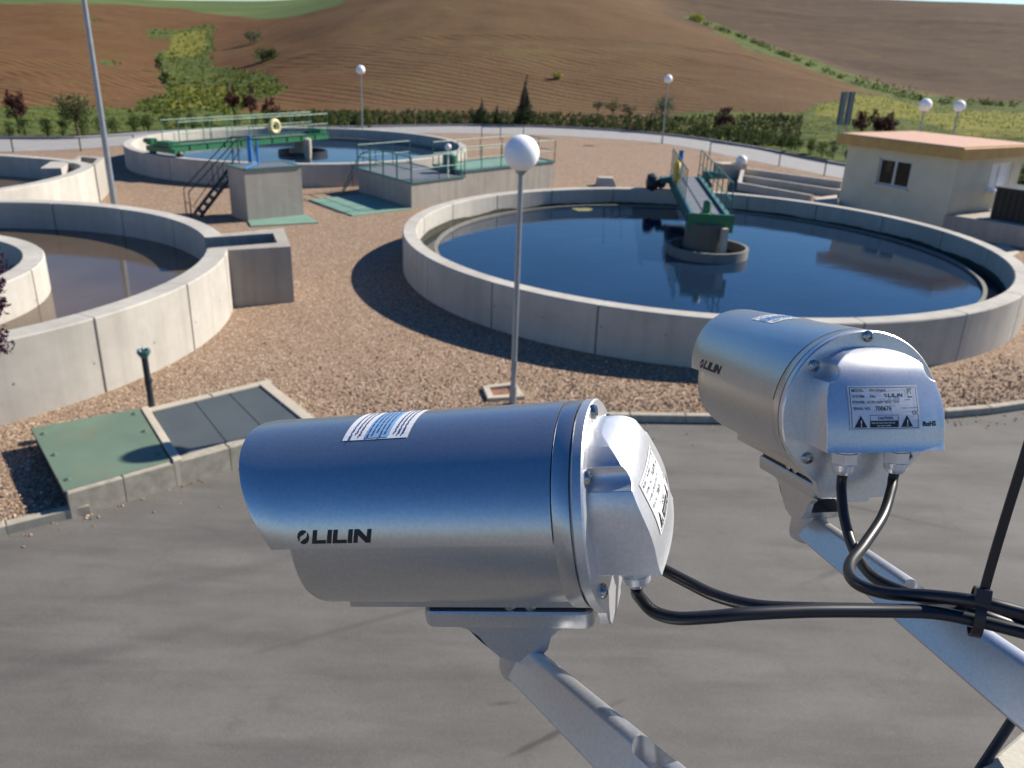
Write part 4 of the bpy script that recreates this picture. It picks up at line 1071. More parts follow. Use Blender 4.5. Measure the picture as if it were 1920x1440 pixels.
for u in (.38, .70):
    a, b = q4[0].lerp(q4[1], u), q4[3].lerp(q4[2], u); mb.obox((a + b) / 2 + Vector((0, 0, .272)), (b - a) / 2, dF * .012, (0, 0, .006))
mb.build('grey_cover', M['cover_grey'], t, F0)
p = Vector((-5.99, 12.50, 0))
t = thing('vent_pipe', 'short dark blue-green vent pipe with a flared top, standing behind the green cover', 'pipe', p)
mb = MB(); mb.tube([p + Vector((0, 0, -.1)), p + Vector((-.01, 0, 1.18))], .052, 14); mb.tube([p + Vector((0, 0, 0.72)), p + Vector((0, 0, .78))], .062, 14); mb.build('shaft', M['dark_steel'], t, p, 40)
mb = MB(); mb.lathe(p + Vector((-.01, 0, 1.16)), [(.055, 0), (.105, .08), (.105, .13), (.075, .13), (.06, .09), (.001, .08)], 16); mb.build('flared_cap', M['teal_steel'], t, p, 40)
mb = MB()
for k in range(3): a = k * 2.1; mb.tube([p + Vector((.07 * math.cos(a), .07 * math.sin(a), 1.27)), p + Vector((.085 * math.cos(a), .085 * math.sin(a), 1.36))], .010, 6)
mb.build('cap_prongs', M['white_paint'], t, p)
P = [at(904, 729), at(914, 753), at(984, 749), at(966, 722)]; c_ = sum(P, Vector()) / 4
t = thing('drain_box', 'pale square drain box in the gravel at the foot of the nearest lamp', 'drain', c_)
I = [p + (c_ - p) * .36 for p in P]
mb = MB()
for i in range(4): j = (i + 1) % 4; mb.prism([tuple(x.xy) for x in (P[i], P[j], I[j], I[i])], -.05, .07, 0, .008)
mb.build('surround', M['concrete_trim'], t, c_)
mb = MB(); mb.prism([tuple(x.xy) for x in I], -.05, .012); mb.build('brick_infill', M['brick_red'], t, c_)

# ================================================================== LAMPS, MAST, RAILS, SIGN
LP0 = Vector((0.023, 13.82, 0))
lampspots = [(LP0, 'nearest globe lamp, on a grey pole in front of the two right-hand chambers and tank'),
 (at(676, 131, 4.446), 'globe lamp on a pale pole behind the far round tank'),
 (at(1253, 148, 4.446), 'globe lamp on a thin pole, right of the tall conifer'),
 (atD(1735, 197, FPX * .575 / 23.5), 'globe lamp above the pump house roof, the larger and left of two'),
 (atD(1799, 199, FPX * .575 / 21), 'globe lamp above the pump house roof, the smaller and right of two')]
lampspots[0] = (LP0, 'nearest globe lamp, its large white ball on a grey pole')
lamp = None
for i, (p, lab) in enumerate(lampspots):
    base = Vector((p.x, p.y, 0 if i == 0 else p.z - 4.446))
    if i == 0:
        lamp = thing('globe_lamp', lab, 'street lamp', base, 'white globe lamps'); O = (0, 0, 0)
        mb = MB(); mb.tube([(0, 0, -.1), (0, 0, 4.14)], [.052, .042], 16); mb.tube([(0, 0, -.05), (0, 0, .35)], .066, 16); mb.build('pole', M['lamp_pole'], lamp, O, 60)
        mb = MB(); mb.lathe((0, 0, 4.10), [(.045, 0), (.075, .03), (.10, .07), (.10, .10), (.02, .12)], 20); mb.build('globe_holder', M['lamp_pole'], lamp, O, 40)
        mb = MB(); mb.sphere((0, 0, 4.446), .2875, 40, 24); mb.build('globe', M['globe'], lamp, O, 180)
        mb = MB(); mb.box((0, -.053, .75), .09, .012, .22); mb.build('pole_hatch', M['lamp_pole'], lamp, O)
    else: dup(lamp, base, label=lab)
pm = atY(214, 383, 27.2)
t = thing('light_mast', 'tall plain grey mast rising out of the picture behind the nearest left tank', 'mast', (pm.x, pm.y, 0))
mb = MB(); mb.tube([(pm.x, pm.y, -.1), (pm.x, pm.y, 10.5)], [.105, .055], 16); mb.tube([(pm.x, pm.y, 0), (pm.x, pm.y, .05)], .2, 16); mb.build('shaft', M['lamp_pole'], t, t.location, 60)
mb = MB(); mb.tube([(pm.x, pm.y, 10.4), (pm.x, pm.y, 10.6)], .08, 12); mb.box((pm.x + .25, pm.y - .1, 10.55), .6, .3, .14, -.4); mb.build('floodlight', M['galv'], t, t.location)
def path_rail(label, pts, h):
    pts = [Vector((p.x, p.y, 0)) for p in pts]
    t = thing('path_railing', label, 'railing', pts[0])
    mb = MB(); mb.tube([p + Vector((0, 0, h)) for p in pts], .028, 6); mb.build('rail', M['dark_steel'], t, pts[0])
    for p in pts: q = MB(); q.tube([p + Vector((0, 0, -.05)), p + Vector((0, 0, h * 1.02))], .035, 6); q.build('post', M['dark_steel'], t, pts[0])
path_rail('thin dark railing along the path at the far left', [at(-130, 287), at(25, 285), at(152, 284), at(252, 277)], .72)
path_rail('thin dark railing along the path left of the tall conifer', [at(903, 261), at(938, 262), at(981, 261)], .85)
path_rail('thin dark railing along the path between the right-hand bridge and the pump house', [at(1330, 292), at(1460, 312), at(1545, 330)], .85)
YS = 61.0
t = thing('road_sign', 'tall double-panel road sign seen from behind, left of the pump house roof', 'sign', (atY(1588, 200, YS).x, YS, 0))
for (xa, xb) in ((1578.5, 1590.5), (1592.5, 1605)):
    a, b = atY(xa, 172, YS), atY(xb, 172, YS); z1 = a.z; z0 = atY(xa - 3, 234, YS).z
    mb = MB(); mb.box(((a.x + b.x) / 2 - .02, YS, (z0 + z1) / 2), b.x - a.x, .05, z1 - z0); mb.build('panel', M['sign_back'], t, t.location)
    mb = MB(); mb.tube([((a.x + b.x) / 2, YS - .07, -.2), ((a.x + b.x) / 2, YS - .07, z1 - .05)], .045, 8); mb.build('post', M['lamp_pole'], t, t.location, 50)

# ================================================================== PUMP HOUSE AND WHAT STANDS BY IT
HC = atY(1769, 425, 31.6); HC.z = 0
HL = atY(1570.5, 388, 35.8); HL.z = 0
u = (HL - HC).normalized(); w = Vector((-u.y, u.x, 0)); w = w if w.x > 0 else -w
LL = (HL - HC).length; WW = 4.3; HH = 2.82
t = thing('pump_house', 'small cream rendered pump house with an orange-edged flat roof and a two-pane window', 'building', HC)
zw0, zw1 = 1.42, 2.46
wa, wb = .375 * LL, .675 * LL        # window span measured from the near corner
def wallq(mb, o, ax, L, nrm, openings, H, th=.2):
    """a wall with rectangular openings, real thickness at the reveals"""
    us = sorted({0, L} | {x for op in openings for x in op[:2]}); zs = sorted({-.2, H} | {x for op in openings for x in op[2:]})
    P = lambda a, z, k: o + ax * a + Vector((0, 0, z)) - nrm * k
    for i in range(len(us) - 1):
        for j in range(len(zs) - 1):
            uc, zc = (us[i] + us[i + 1]) / 2, (zs[j] + zs[j + 1]) / 2
            if any(a < uc < b and c < zc < d_ for a, b, c, d_ in openings): continue
            mb.quad(P(us[i], zs[j], 0), P(us[i + 1], zs[j], 0), P(us[i + 1], zs[j + 1], 0), P(us[i], zs[j + 1], 0))
    for a, b, c, d_ in openings:
        mb.quad(P(a, c, 0), P(b, c, 0), P(b, c, th), P(a, c, th)); mb.quad(P(a, d_, 0), P(b, d_, 0), P(b, d_, th), P(a, d_, th))
        mb.quad(P(a, c, 0), P(a, d_, 0), P(a, d_, th), P(a, c, th)); mb.quad(P(b, c, 0), P(b, d_, 0), P(b, d_, th), P(b, c, th))
mb = MB()
n1 = -w; n2 = -u
sa, sb, sz0, sz1 = 2.3, 3.7, 1.52, 2.55
wallq(mb, HC, u, LL, n1, [(wa, wb, zw0, zw1)], HH)
wallq(mb, HC, w, WW, n2, [(sa, sb, sz0, sz1)], HH)
wallq(mb, HC + w * WW, u, LL, w, [], HH); wallq(mb, HC + u * LL, w, WW, u, [], HH)
mb.build('walls', M['stucco'], t, HC)
ov = .36
RP = [HC - u * ov - w * ov, HC + u * (LL + ov) - w * ov, HC + u * (LL + ov) + w * (WW + ov), HC - u * ov + w * (WW + ov)]
mb = MB(); mb.prism([tuple(p.xy) for p in RP], HH, HH + .40, 0, .03); rf = mb.build('roof_fascia', M['fascia'], t, HC)
mb = MB(); mb.prism([tuple((p + ((RP[0] + RP[2]) / 2 - p) * .035).xy) for p in RP], HH + .39, HH + .43); mb.build('roof_deck', M['roof_tile'], t, HC)
def window(o, ax, nrm, a, b, z0, z1, shut=False):
    fr = MB(); c = lambda x, z, k=0: o + ax * x + Vector((0, 0, z)) - nrm * k
    for (x0, x1, q0, q1) in ((a, b, z0, z0 + .07), (a, b, z1 - .07, z1), (a, a + .07, z0 + .07, z1 - .07), (b - .07, b, z0 + .07, z1 - .07), ((a + b) / 2 - .05, (a + b) / 2 + .05, z0 + .07, z1 - .07)):
        fr.obox(c((x0 + x1) / 2, (q0 + q1) / 2, .10), ax * (x1 - x0) / 2, nrm * .03, (0, 0, (q1 - q0) / 2))
    f = fr.build('window', M['window_frame'] if not shut else M['white_paint'], t, HC)
    g = MB(); g.obox(c((a + b) / 2, (z0 + z1) / 2, .13), ax * ((b - a) / 2 - .01), nrm * .01, (0, 0, (z1 - z0) / 2 - .01)); g.build('pane', M['glass'] if not shut else M['white_paint'], f, HC)
    sl = MB(); sl.obox(c((a + b) / 2, z0 - .03, -.02 if not shut else -.10), ax * ((b - a) / 2 + .06), nrm * (.11 if not shut else .20), (0, 0, .035)); sl.build('sill', M['window_frame'] if not shut else M['white_paint'], f, HC)
window(HC, u, n1, wa, wb, zw0, zw1)
window(HC, w, n2, sa, sb, sz0, sz1, True)
P0, P1, P3 = at(1772, 402, .75), at(1950, 429, .75), at(1862, 386.5, .75)
for p in (P0, P1, P3): p.z = 0
t = thing('concrete_platform', 'low grey concrete platform joining the right side of the pump house', 'platform', P0)
mb = MB(); mb.prism([tuple(p.xy) for p in (P0, P1, P1 + (P3 - P0) * .9, P3)], -.2, .75, 0, .02); mb.build('body', M['concrete_box'], t, P0)
b0, b1 = at(1855, 409, .755), at(1960, 427, .755)
dd = (b1 - b0).normalized(); bb = Vector((-dd.y, dd.x, 0)); bb = bb if bb.y > 0 else -bb
t = thing('dark_container', 'dark brown metal container on the platform at the right edge', 'container', b0)
mb = MB(); cc = b0 + (b1 - b0) / 2 + bb * .7; mb.obox(cc + Vector((0, 0, .56)), (b1 - b0) / 2, bb * .68, (0, 0, .55))
for k in range(9): mb.obox(b0.lerp(b1, (k + .5) / 9) + bb * .005 + Vector((0, 0, .55)), dd * .02, bb * .02, (0, 0, .5))
mb.build('body', M['brown_metal'], t, b0)
mb = MB(); mb.obox(cc + Vector((0, 0, 1.14)), (b1 - b0) / 2 + dd * .04, bb * .74, (0, 0, .03)); mb.build('lid', M['dark_steel'], t, b0)
mb = MB(); P = [at(1838, 462), at(1885, 459), at(1912, 474), at(1880, 490)]; c_ = sum(P, Vector()) / 4
mb.prism([tuple(p.xy) for p in P], -.05, .04, 0, .01); tag(mb.build('paving_slab', M['concrete_trim'], None, c_), 'pale paving slab on the gravel behind the right rim of the deep blue tank', 'slab')
# drying beds
t = thing('drying_bed', 'row of low parallel concrete walls with sand between them, left of the pump house', 'drying bed', at(1480, 340))
O = t.location.copy()
lines = [((1390, 315), (1578, 340)), ((1387, 328), (1578, 357)), ((1383, 342), (1520, 366))]
ends = []
for (a, b) in lines:
    a, b = at(*a, .45), at(*b, .45); dd = (b - a).normalized(); sdv = Vector((-dd.y, dd.x, 0)); ends.append((a, b))
    mb = MB(); mb.prism([tuple(p.xy) for p in (a, b, b + sdv * .2, a + sdv * .2)], -.2, .45, 0, .012); mb.build('bed_wall', M['concrete'], t, O)
mb = MB(); a, b = ends[0][0], ends[2][0]; mb.prism([tuple(p.xy) for p in (a, b, b + Vector((.2, .05, 0)), a + Vector((.2, .05, 0)))], -.2, .447); mb.build('bed_end_wall', M['concrete'], t, O)
mb = MB(); mb.prism([tuple(p.xy) for p in (ends[0][0], ends[0][1], ends[1][1], ends[2][1], ends[2][0])], -.1, .10); mb.build('bed_sand', M['sand'], t, O)
P = [at(1526, 371, .5), at(1569, 365, .5), at(1572, 384, .5), at(1535, 381, .5)]; c_ = sum(P, Vector()) / 4; c_.z = 0
mb = MB(); mb.prism([tuple(p.xy) for p in P], -.1, .5, 0, .015); tag(mb.build('concrete_block', M['concrete_trim'], None, c_), 'pale concrete block against the left wall of the pump house', 'block', 'concrete blocks')
c_ = at(1136, 349)
mb = MB(); h = .42; vs = [c_ + Vector((x, y, z)) for x, y, z in ((-.52, -.35, -.05), (.52, -.35, -.05), (.52, .45, -.05), (-.52, .45, -.05), (-.40, -.22, h), (.30, -.22, h), (.34, .34, h), (-.40, .34, h))]
mb.add(vs, [(0, 1, 5, 4), (1, 2, 6, 5), (2, 3, 7, 6), (3, 0, 4, 7), (4, 5, 6, 7), (3, 2, 1, 0)]); tag(mb.build('concrete_block', M['concrete'], None, c_), 'small sloping concrete block alone on the gravel beyond the deep blue tank', 'block', 'concrete blocks')
c_ = at(1366, 332)
t = thing('white_valve_box', 'pale box with a white domed top beside the end of the drying beds', 'valve box', c_)
mb = MB(); mb.box((c_.x, c_.y, .35), 1.5, .9, .8, .35); mb.build('body', M['concrete_trim'], t, c_)
mb = MB(); mb.sphere((c_.x + .62, c_.y + .15, .86), .30, 18, 10); mb.build('dome', M['white_paint'], t, c_, 60)
# plum branch reaching in at the left edge
rnd = random.Random(91)
base = Vector((-7.35, 8.1, 0))
cl = []
for (x_, y_, rr, dd_) in ((2, 648, .13, 8.6), (-14, 628, .16, 8.7), (-8, 575, .13, 8.6), (-6, 535, .11, 8.7), (-20, 500, .2, 8.8), (-40, 560, .25, 8.8), (-70, 640, .3, 8.9), (-80, 470, .4, 8.9), (-120, 560, .45, 9.0)):
    cl.append((atD(x_, y_, dd_) - base, Vector((rr, rr, rr * .9))))
cl += [(Vector((-.3, .3, 3.6)), Vector((.7, .7, .6))), (Vector((.1, -.3, 4.1)), Vector((.7, .7, .5)))]
tree('plum_tree', 'dark purple plum leaves reaching in at the left edge of the picture', 'tree', base, cl, .07, 2.6, M['near_plum_leaf'], 3.2, .07, 92)
# ================================================================== THE TWO SECURITY CAMERAS
def cat1(pts, n): return spline([Vector((p[0], p[1], 0)) for p in pts], n)
AR = .070; TS = math.radians(81.7); SL, SV = .2252, .0426        # shield radius, half angle, length, visor cut
def front(th): return SL - SV * (1 - math.cos(th))
def body_profile(k=1.0, n=40):
    """half profile from the top round the left side to the bottom, as (y, z), then mirrored"""
    P = []
    for i in range(n + 1):
        th = math.radians(104) * i / n; P.append((.0665 * math.sin(th), .0665 * math.cos(th)))
    low = spline([(.0645, -.0161, 0), (.0600, -.0275, 0), (.0510, -.0390, 0), (.0400, -.0482, 0), (.0320, -.0525, 0), (.022, -.0545, 0), (.0, -.0550, 0)], 5)
    P += [(p.x, p.y) for p in low[1:]]
    P = [(y * k, z * k) for y, z in P]
    return P + [(-y, z) for y, z in reversed(P[1:-1])]
def loft(mb, rows, closed=True, cap0=False, cap1=False, mi=0):
    n = len(rows[0]); vs = [p for r in rows for p in r]; fs = []
    for i in range(len(rows) - 1):
        for k in range(n if closed else n - 1):
            k2 = (k + 1) % n; fs.append((i * n + k, i * n + k2, (i + 1) * n + k2, (i + 1) * n + k))
    if cap0: fs.append(tuple(range(n)))
    if cap1: fs.append(tuple(range((len(rows) - 1) * n, len(rows) * n))[::-1])
    mb.add(vs, fs, mi)
def text_bm(body, size, shear=0.0, bold=0.0, align='LEFT'):
    cu = bpy.data.curves.new('tmp_text', 'FONT'); cu.body = body; cu.size = size; cu.shear = shear; cu.offset = bold; cu.resolution_u = 3; cu.align_x = align
    ob = bpy.data.objects.new('tmp_text', cu); COL.objects.link(ob)
    dg = bpy.context.evaluated_depsgraph_get(); me = bpy.data.meshes.new_from_object(ob.evaluated_get(dg))
    V = [(v.co.x, v.co.y) for v in me.vertices]; F = [tuple(p.vertices) for p in me.polygons]
    bpy.data.objects.remove(ob); bpy.data.curves.remove(cu); bpy.data.meshes.remove(me); return V, F
def subdivide_flat(V, F, step):
    bm = bmesh.new(); vv = [bm.verts.new((x, y, 0)) for x, y in V]
    for f in F:
        try: bm.faces.new([vv[i] for i in f])
        except ValueError: pass
    if V:
        for ax in (0, 1):
            lo, hi = min(v[ax] for v in V), max(v[ax] for v in V); k = lo + step
            while k < hi:
                co = Vector((k, 0, 0)) if ax == 0 else Vector((0, k, 0)); no = Vector((1, 0, 0)) if ax == 0 else Vector((0, 1, 0))
                bmesh.ops.bisect_plane(bm, geom=bm.verts[:] + bm.edges[:] + bm.faces[:], plane_co=co, plane_no=no); k += step
    bm.verts.index_update(); V2 = [(v.co.x, v.co.y) for v in bm.verts]; F2 = [tuple(v.index for v in f.verts) for f in bm.faces]; bm.free(); return V2, F2
# wide slanted lettering drawn as outlines (height 1)
GL = {'L': ([(0, 0), (1.12, 0), (1.12, .25), (.34, .25), (.34, 1), (0, 1)], 1.20), 'I': ([(0, 0), (.34, 0), (.34, 1), (0, 1)], .46),
      'N': ([(0, 0), (.32, 0), (.32, .58), (.98, 0), (1.34, 0), (1.34, 1), (1.02, 1), (1.02, .42), (.36, 1), (0, 1)], 1.4)}
def wordmark():
    """logo swirl and the word, as polygons in units of letter height; returns polygons and total width"""
    polys = []; r = .52; c = (.52, .50)
    for s in (0, math.pi):                              # two opposed comma blades
        out = []; inn = []
        for i in range(15):
            t_ = i / 14; q = math.radians(52 + t_ * 172) + s; out.append((c[0] + r * math.cos(q) * .90, c[1] + r * math.sin(q)))
            k = .30 + .70 * max(0, (t_ - .45) / .55) ** 1.6; k = max(k, .30 + .45 * max(0, (.15 - t_) / .15)); inn.append((c[0] + r * k * math.cos(q) * .90, c[1] + r * k * math.sin(q)))
        for i in range(14): polys.append([out[i], out[i + 1], inn[i + 1], inn[i]])
    x = 1.18
    for ch in 'LILIN':
        P, w = GL[ch]; P = [(px + x + .20 * py, py) for px, py in P]
        polys.append(P); x += w
    return polys, x
def tess(polys):
    from mathutils.geometry import tessellate_polygon
    V, F = [], []
    for P in polys:
        b = len(V); V += P
        F += [tuple(b + i for i in t) for t in tessellate_polygon([[Vector((x, y, 0)) for x, y in P]])]
    return V, F
def on_shield(V, F, x0, th0, size, lift=.0003):
    """wrap a flat drawing (u to the back, v upward) on the shield's left side"""
    V, F = subdivide_flat([(x * size, y * size) for x, y in V], F, .003); mb = MB(); R = AR + lift
    vs = []
    for u, v in V:
        th = th0 - v / R; vs.append((x0 - u, R * math.sin(th), R * math.cos(th)))
    mb.add(vs, F); return mb
# rear cover: its sloping back is one curved face
XRK = [(.0565, -.0225), (.052, -.0310), (.045, -.0390), (.032, -.0460), (.010, -.0535), (-.0225, -.0590)]
_zs = [k[0] for k in reversed(XRK)]; _xs = [k[1] for k in reversed(XRK)]
_fit = np.polyfit(_zs, _xs, 5)
def xr(y, z): return float(np.polyval(_fit, z)) - .0030 * (1 - min(1, (y / .048) ** 2))
def halfw(z): return .0508 * max(0.0, 1 - abs(max(z, 0) / .0566) ** 2.5) ** (1 / 2.6)
SCREWS = [(0, .0655), (.0455, .0415), (-.0455, .0415), (.0455, -.0365), (-.0455, -.0365)]
def on_cap(V, F, y0, z0, size=1.0, lift=.0006, step=.004):
    V, F = subdivide_flat([(x * size, y * size) for x, y in V], F, step); mb = MB()
    mb.add([(xr(y0 - u, z0 + v) - lift, y0 - u, z0 + v) for u, v in V], F); return mb
def rect(x0, y0, x1, y1): return [(x0, y0), (x1, y0), (x1, y1), (x0, y1)]

def security_camera(label):
    t = thing('security_camera', label, 'security camera', (0, 0, 0), 'silver security cameras')
    # sunshield: curved sheet with a visor front
    mb = MB(); N = 72; th_ = [-TS + 2 * TS * i / N for i in range(N + 1)]; tk = .0016
    def sh(r, f): return [(f(q), r * math.sin(q), r * math.cos(q)) for q in th_]
    x0 = lambda q: 0.0
    rows = [sh(AR - tk, x0), sh(AR, x0)] + [sh(AR, (lambda k: (lambda q: front(q) * k))(k)) for k in (.004, .1, .3, .5, .7, .9, .985)] + [sh(AR - .0003, front), sh(AR - tk, lambda q: front(q) - .0003)] + [sh(AR - tk, (lambda k: (lambda q: front(q) * k))(k)) for k in (.9, .5, .1, 0)]
    loft(mb, rows, False)
    for i in range(2, 10): pass
    m_ = len(rows); n_ = N + 1
    for k in (0, N):                                  # thickness of the long lower edges
        for (a, b) in ((1, 12), (2, 12), (3, 12), (4, 11), (5, 11), (6, 11), (7, 11)):
            pass
    for s in (-1, 1):                                 # hemmed lower edges
        q = TS * s; e = Vector((0, AR * math.sin(q), AR * math.cos(q))); e2 = Vector((0, (AR - tk) * math.sin(q), (AR - tk) * math.cos(q))); X_ = Vector((front(q), 0, 0))
        mb.quad(e, e2, e2 + X_, e + X_)
    shd = mb.build('sunshield', M['silver'], t, smooth=35)
    P, wd = wordmark(); V, F = tess(P)
    on_shield(V, F, .1685, math.radians(78.8), .0088).build('lettering', M['ink'], shd)
    # sticker across the top
    def patch(mat, xa, xb, ta, tb, lift, nm='sticker'):
        mb = MB(); n = 10; R = AR + lift
        vs = []
        for i in range(n + 1):
            q = ta + (tb - ta) * i / n
            for x in (xa, xb): vs.append((x, R * math.sin(q), R * math.cos(q)))
        mb.add(vs, [(2 * i, 2 * i + 1, 2 * i + 3, 2 * i + 2) for i in range(n)]); return mb
    D = math.radians
    mb = patch(0, .098, .145, D(-21), D(21), .00035); st_ = mb.build('sticker', M['label_paper'], shd)
    mb = patch(0, .112, .129, D(-12), D(20), .0006); mb.build('sticker_panel', M['sticker_blue'], st_)
    mb = patch(0, .1125, .129, D(-20), D(-12), .0006); mb.build('sticker_header', M['sticker_navy'], st_)
    mb = MB(); rnd = random.Random(8)
    for x in [.1015, .1045, .1075, .1325, .1355, .1390] + [.1145 + .003 * k for k in range(5)]:
        a = D(-18) if not .110 < x < .13 else D(-9)
        while a < D(17):
            b = a + D(rnd.uniform(2, 7)); R = AR + .0008
            mb.add([(x, R * math.sin(a), R * math.cos(a)), (x + .0011, R * math.sin(a), R * math.cos(a)), (x + .0011, R * math.sin(b), R * math.cos(b)), (x, R * math.sin(b), R * math.cos(b))], [(0, 1, 2, 3)]); a = b + D(1.0)
    mb.build('sticker_text', M['sticker_navy'], st_)
    # body
    mb = MB(); pr = body_profile()
    loft(mb, [[(x, y * k, z * k) for y, z in pr] for x, k in ((-.0118, 1.0), (.16, 1.0), (.1755, 1.0), (.1775, .985), (.1775, .90))])
    loft(mb, [[(x, y * k, z * k) for y, z in pr] for x, k in ((.1775, .90), (.172, .88))], True, False, True)
    body = mb.build('housing_body', M['silver'], t, smooth=35)
    mb = MB(); mb.lathe((.1722, 0, .004), [(.046, 0), (.046, .001), (.001, .0012)], 32, (1, 0, 0)); mb.build('front_window', M['glass'], body, smooth=40)
    # rear collar, flange with the stepped foot
    mb = MB(); pc = body_profile(1.052)
    loft(mb, [[(x, y * k, z * k) for y, z in pc] for x, k in ((-.0008, .955), (-.0008, .996), (-.0014, 1.0), (-.0112, 1.0), (-.0112, .9))], True); mb.build('rear_collar', M['silver'], t, smooth=35)
    fl = []
    for i in range(41):
        q = math.radians(108) * i / 40; fl.append((.0703 * math.sin(q), .0703 * math.cos(q)))
    fl += [(.0610, -.0330), (.0520, -.0435), (.0430, -.0530), (.0360, -.0590), (.0335, -.0680), (.0300, -.0725), (.0150, -.0730), (.0135, -.0765)]
    fl = fl + [(-y, z) for y, z in reversed(fl[1:])]
    mb = MB(); loft(mb, [[(x, y * k, z * k) for y, z in fl] for x, k in ((-.0122, .95), (-.0122, .988), (-.0132, 1.0), (-.0186, 1.0), (-.0198, .986))], True, True, True)
    flange = mb.build('rear_flange', M['silver_cap'], t, smooth=30)
    for (y, z) in SCREWS:
        mb = MB(); mb.lathe((-.0196, y, z), [(.0049, 0), (.0049, -.0018), (.0041, -.0032), (.0024, -.0036), (.0021, -.0018), (.0001, -.0016)], 18, (1, 0, 0))
        mb.build('screw', M['steel'], flange, smooth=35)
    # sloping rear cover with the two screw recesses
    zt, zb = .0565, -.0225; nz, ny = 150, 24; rn = .0098
    rows_w = []
    for i in range(nz + 1):
        z = zb + (zt - zb) * i / nz; w = halfw(z)
        dz = z - .0415
        if abs(dz) < rn: w = min(w, .0472 - math.sqrt(rn * rn - dz * dz))
        rows_w.append((z, max(w, .0004)))
    mb = MB(); vs = []; fs = []
    for z, w in rows_w:
        for k in range(ny + 1):
            y = w * (1 - 2 * k / ny); vs.append((xr(y, z), y, z))
    for i in range(nz):
        for k in range(ny): a = i * (ny + 1) + k; fs.append((a, a + 1, a + ny + 2, a + ny + 1))
    b = len(vs)
    for z, w in rows_w:
        for s in (1, -1): vs.append((-.0185, w * s, z))
    for i in range(nz):
        l0, l1 = i * (ny + 1), (i + 1) * (ny + 1); fs.append((l0, l1, b + 2 * (i + 1), b + 2 * i)); fs.append((l0 + ny, b + 2 * i + 1, b + 2 * (i + 1) + 1, l1 + ny))
    fs.append(tuple(range(ny + 1))[::-1] + (b, b + 1)); fs.append(tuple(nz * (ny + 1) + k for k in range(ny + 1)) + (b + 2 * nz + 1, b + 2 * nz))
    mb.add(vs, fs); cap = mb.build('rear_cover', M['silver_cap'], t); clean(cap, 1e-6)
    bm = bmesh.new(); bm.from_mesh(cap.data)
    se = [e for e in bm.edges if len(e.link_faces) == 2 and e.calc_face_angle(0) > math.radians(38)]
    bmesh.ops.bevel(bm, geom=se, offset=.0018, segments=3, profile=.6, affect='EDGES', clamp_overlap=True)
    bm.to_mesh(cap.data); bm.free(); cap.data.polygons.foreach_set('use_smooth', [True] * len(cap.data.polygons)); cap.data.set_sharp_from_angle(angle=math.radians(40))
    mb = MB(); loft(mb, [[(x, (.0475 + g) * math.copysign(1, sy) if False else y2, z2) for (sy, y2, z2) in ring] for x, g, ring in ()] or [[(-.0197, y * 1.045, z * 1.03 + .0008) for y, z in [(halfw(z), z) for z, _ in rows_w[::5]] + [(-halfw(z), z) for z, _ in reversed(rows_w[::5])]], [(-.0222, y * 1.045, z * 1.03 + .0008) for y, z in [(halfw(z), z) for z, _ in rows_w[::5]] + [(-halfw(z), z) for z, _ in reversed(rows_w[::5])]], [(-.0222, y * .9, z * .9) for y, z in [(halfw(z), z) for z, _ in rows_w[::5]] + [(-halfw(z), z) for z, _ in reversed(rows_w[::5])]]])
    # rating label
    y0, z0, LW, LH_ = .0330, -.0050, .0600, .0345
    on_cap(*tess([rect(0, 0, LW, LH_)]), y0, z0, lift=.0006).build('rating_label', M['label_paper'], cap); lb = cap.children[-1]
    polys = []
    for (i_, w_) in ((.0014, .0004),):
        a, bq, c_, d_ = i_, i_, LW - i_, LH_ - i_
        polys += [rect(a, bq, c_, bq + w_), rect(a, d_ - w_, c_, d_), rect(a, bq, a + w_, d_), rect(c_ - w_, bq, c_, d_)]
    for (xa, xb) in ((.0036, .0142), (.0430, .0535)):             # warning triangles
        polys.append([(xa, .0026), (xb, .0026), ((xa + xb) / 2, .0118)])
    polys += [rect(.0165, .0026, .0408, .0078)]
    polys += [rect(.0165, .0078, .0168, .0122), rect(.0405, .0078, .0408, .0122), rect(.0165, .0119, .0408, .0122)]
    # crossed-out bin
    polys += [[(.0500, .0275), (.0504, .0275), (.0545, .0325), (.0541, .0325)], [(.0541, .0275), (.0545, .0275), (.0504, .0325), (.0500, .0325)], rect(.0506, .0316, .0540, .0320), [(.0510, .0280), (.0513, .0280), (.0511, .0316), (.0508, .0316)], [(.0533, .0280), (.0536, .0280), (.0538, .0316), (.0535, .0316)], rect(.0502, .0250, .0548, .0258)]
    on_cap(*tess(polys), y0, z0, lift=.0009).build('label_marks', M['ink'], lb)
    txt = MB()
    def put(s, x, y, size, bold=0.0, shear=0.0, mb=txt, lift=.0009):
        V, F = text_bm(s, size, shear, bold); m2 = on_cap([(x + a, y + b_) for a, b_ in V], F, y0, z0, lift=lift, step=.02); mb.add(m2.v, m2.f)
    put('MODEL:', .0032, .0298, .0029, .00003); put('PIH-0046P5', .0180, .0298, .0029, .00003)
    put('SYSTEM:', .0032, .0254, .0029, .00003); put('PAL', .0180, .0254, .0029, .00003)
    put('POWER:', .0032, .0210, .0029, .00003); put('AC90-260V 50Hz 15W', .0150, .0210, .0029, .00003)
    put('SERIAL NO.', .0032, .0162, .0029, .00003); put('700676', .0215, .0156, .0046, .00008); put('MADE IN TAIWAN', .0440, .0166, .0017)
    put('CAUTION', .0228, .0088, .0029, .00008); put('CE', .0530, .0122, .0038, .00006)
    V, F = tess(wordmark()[0]); m2 = on_cap([(x * .0027 + .0300, y * .0027 + .0256) for x, y in V], F, y0, z0, lift=.0009, step=.02); txt.add(m2.v, m2.f)
    txt.build('label_text', M['ink'], lb)
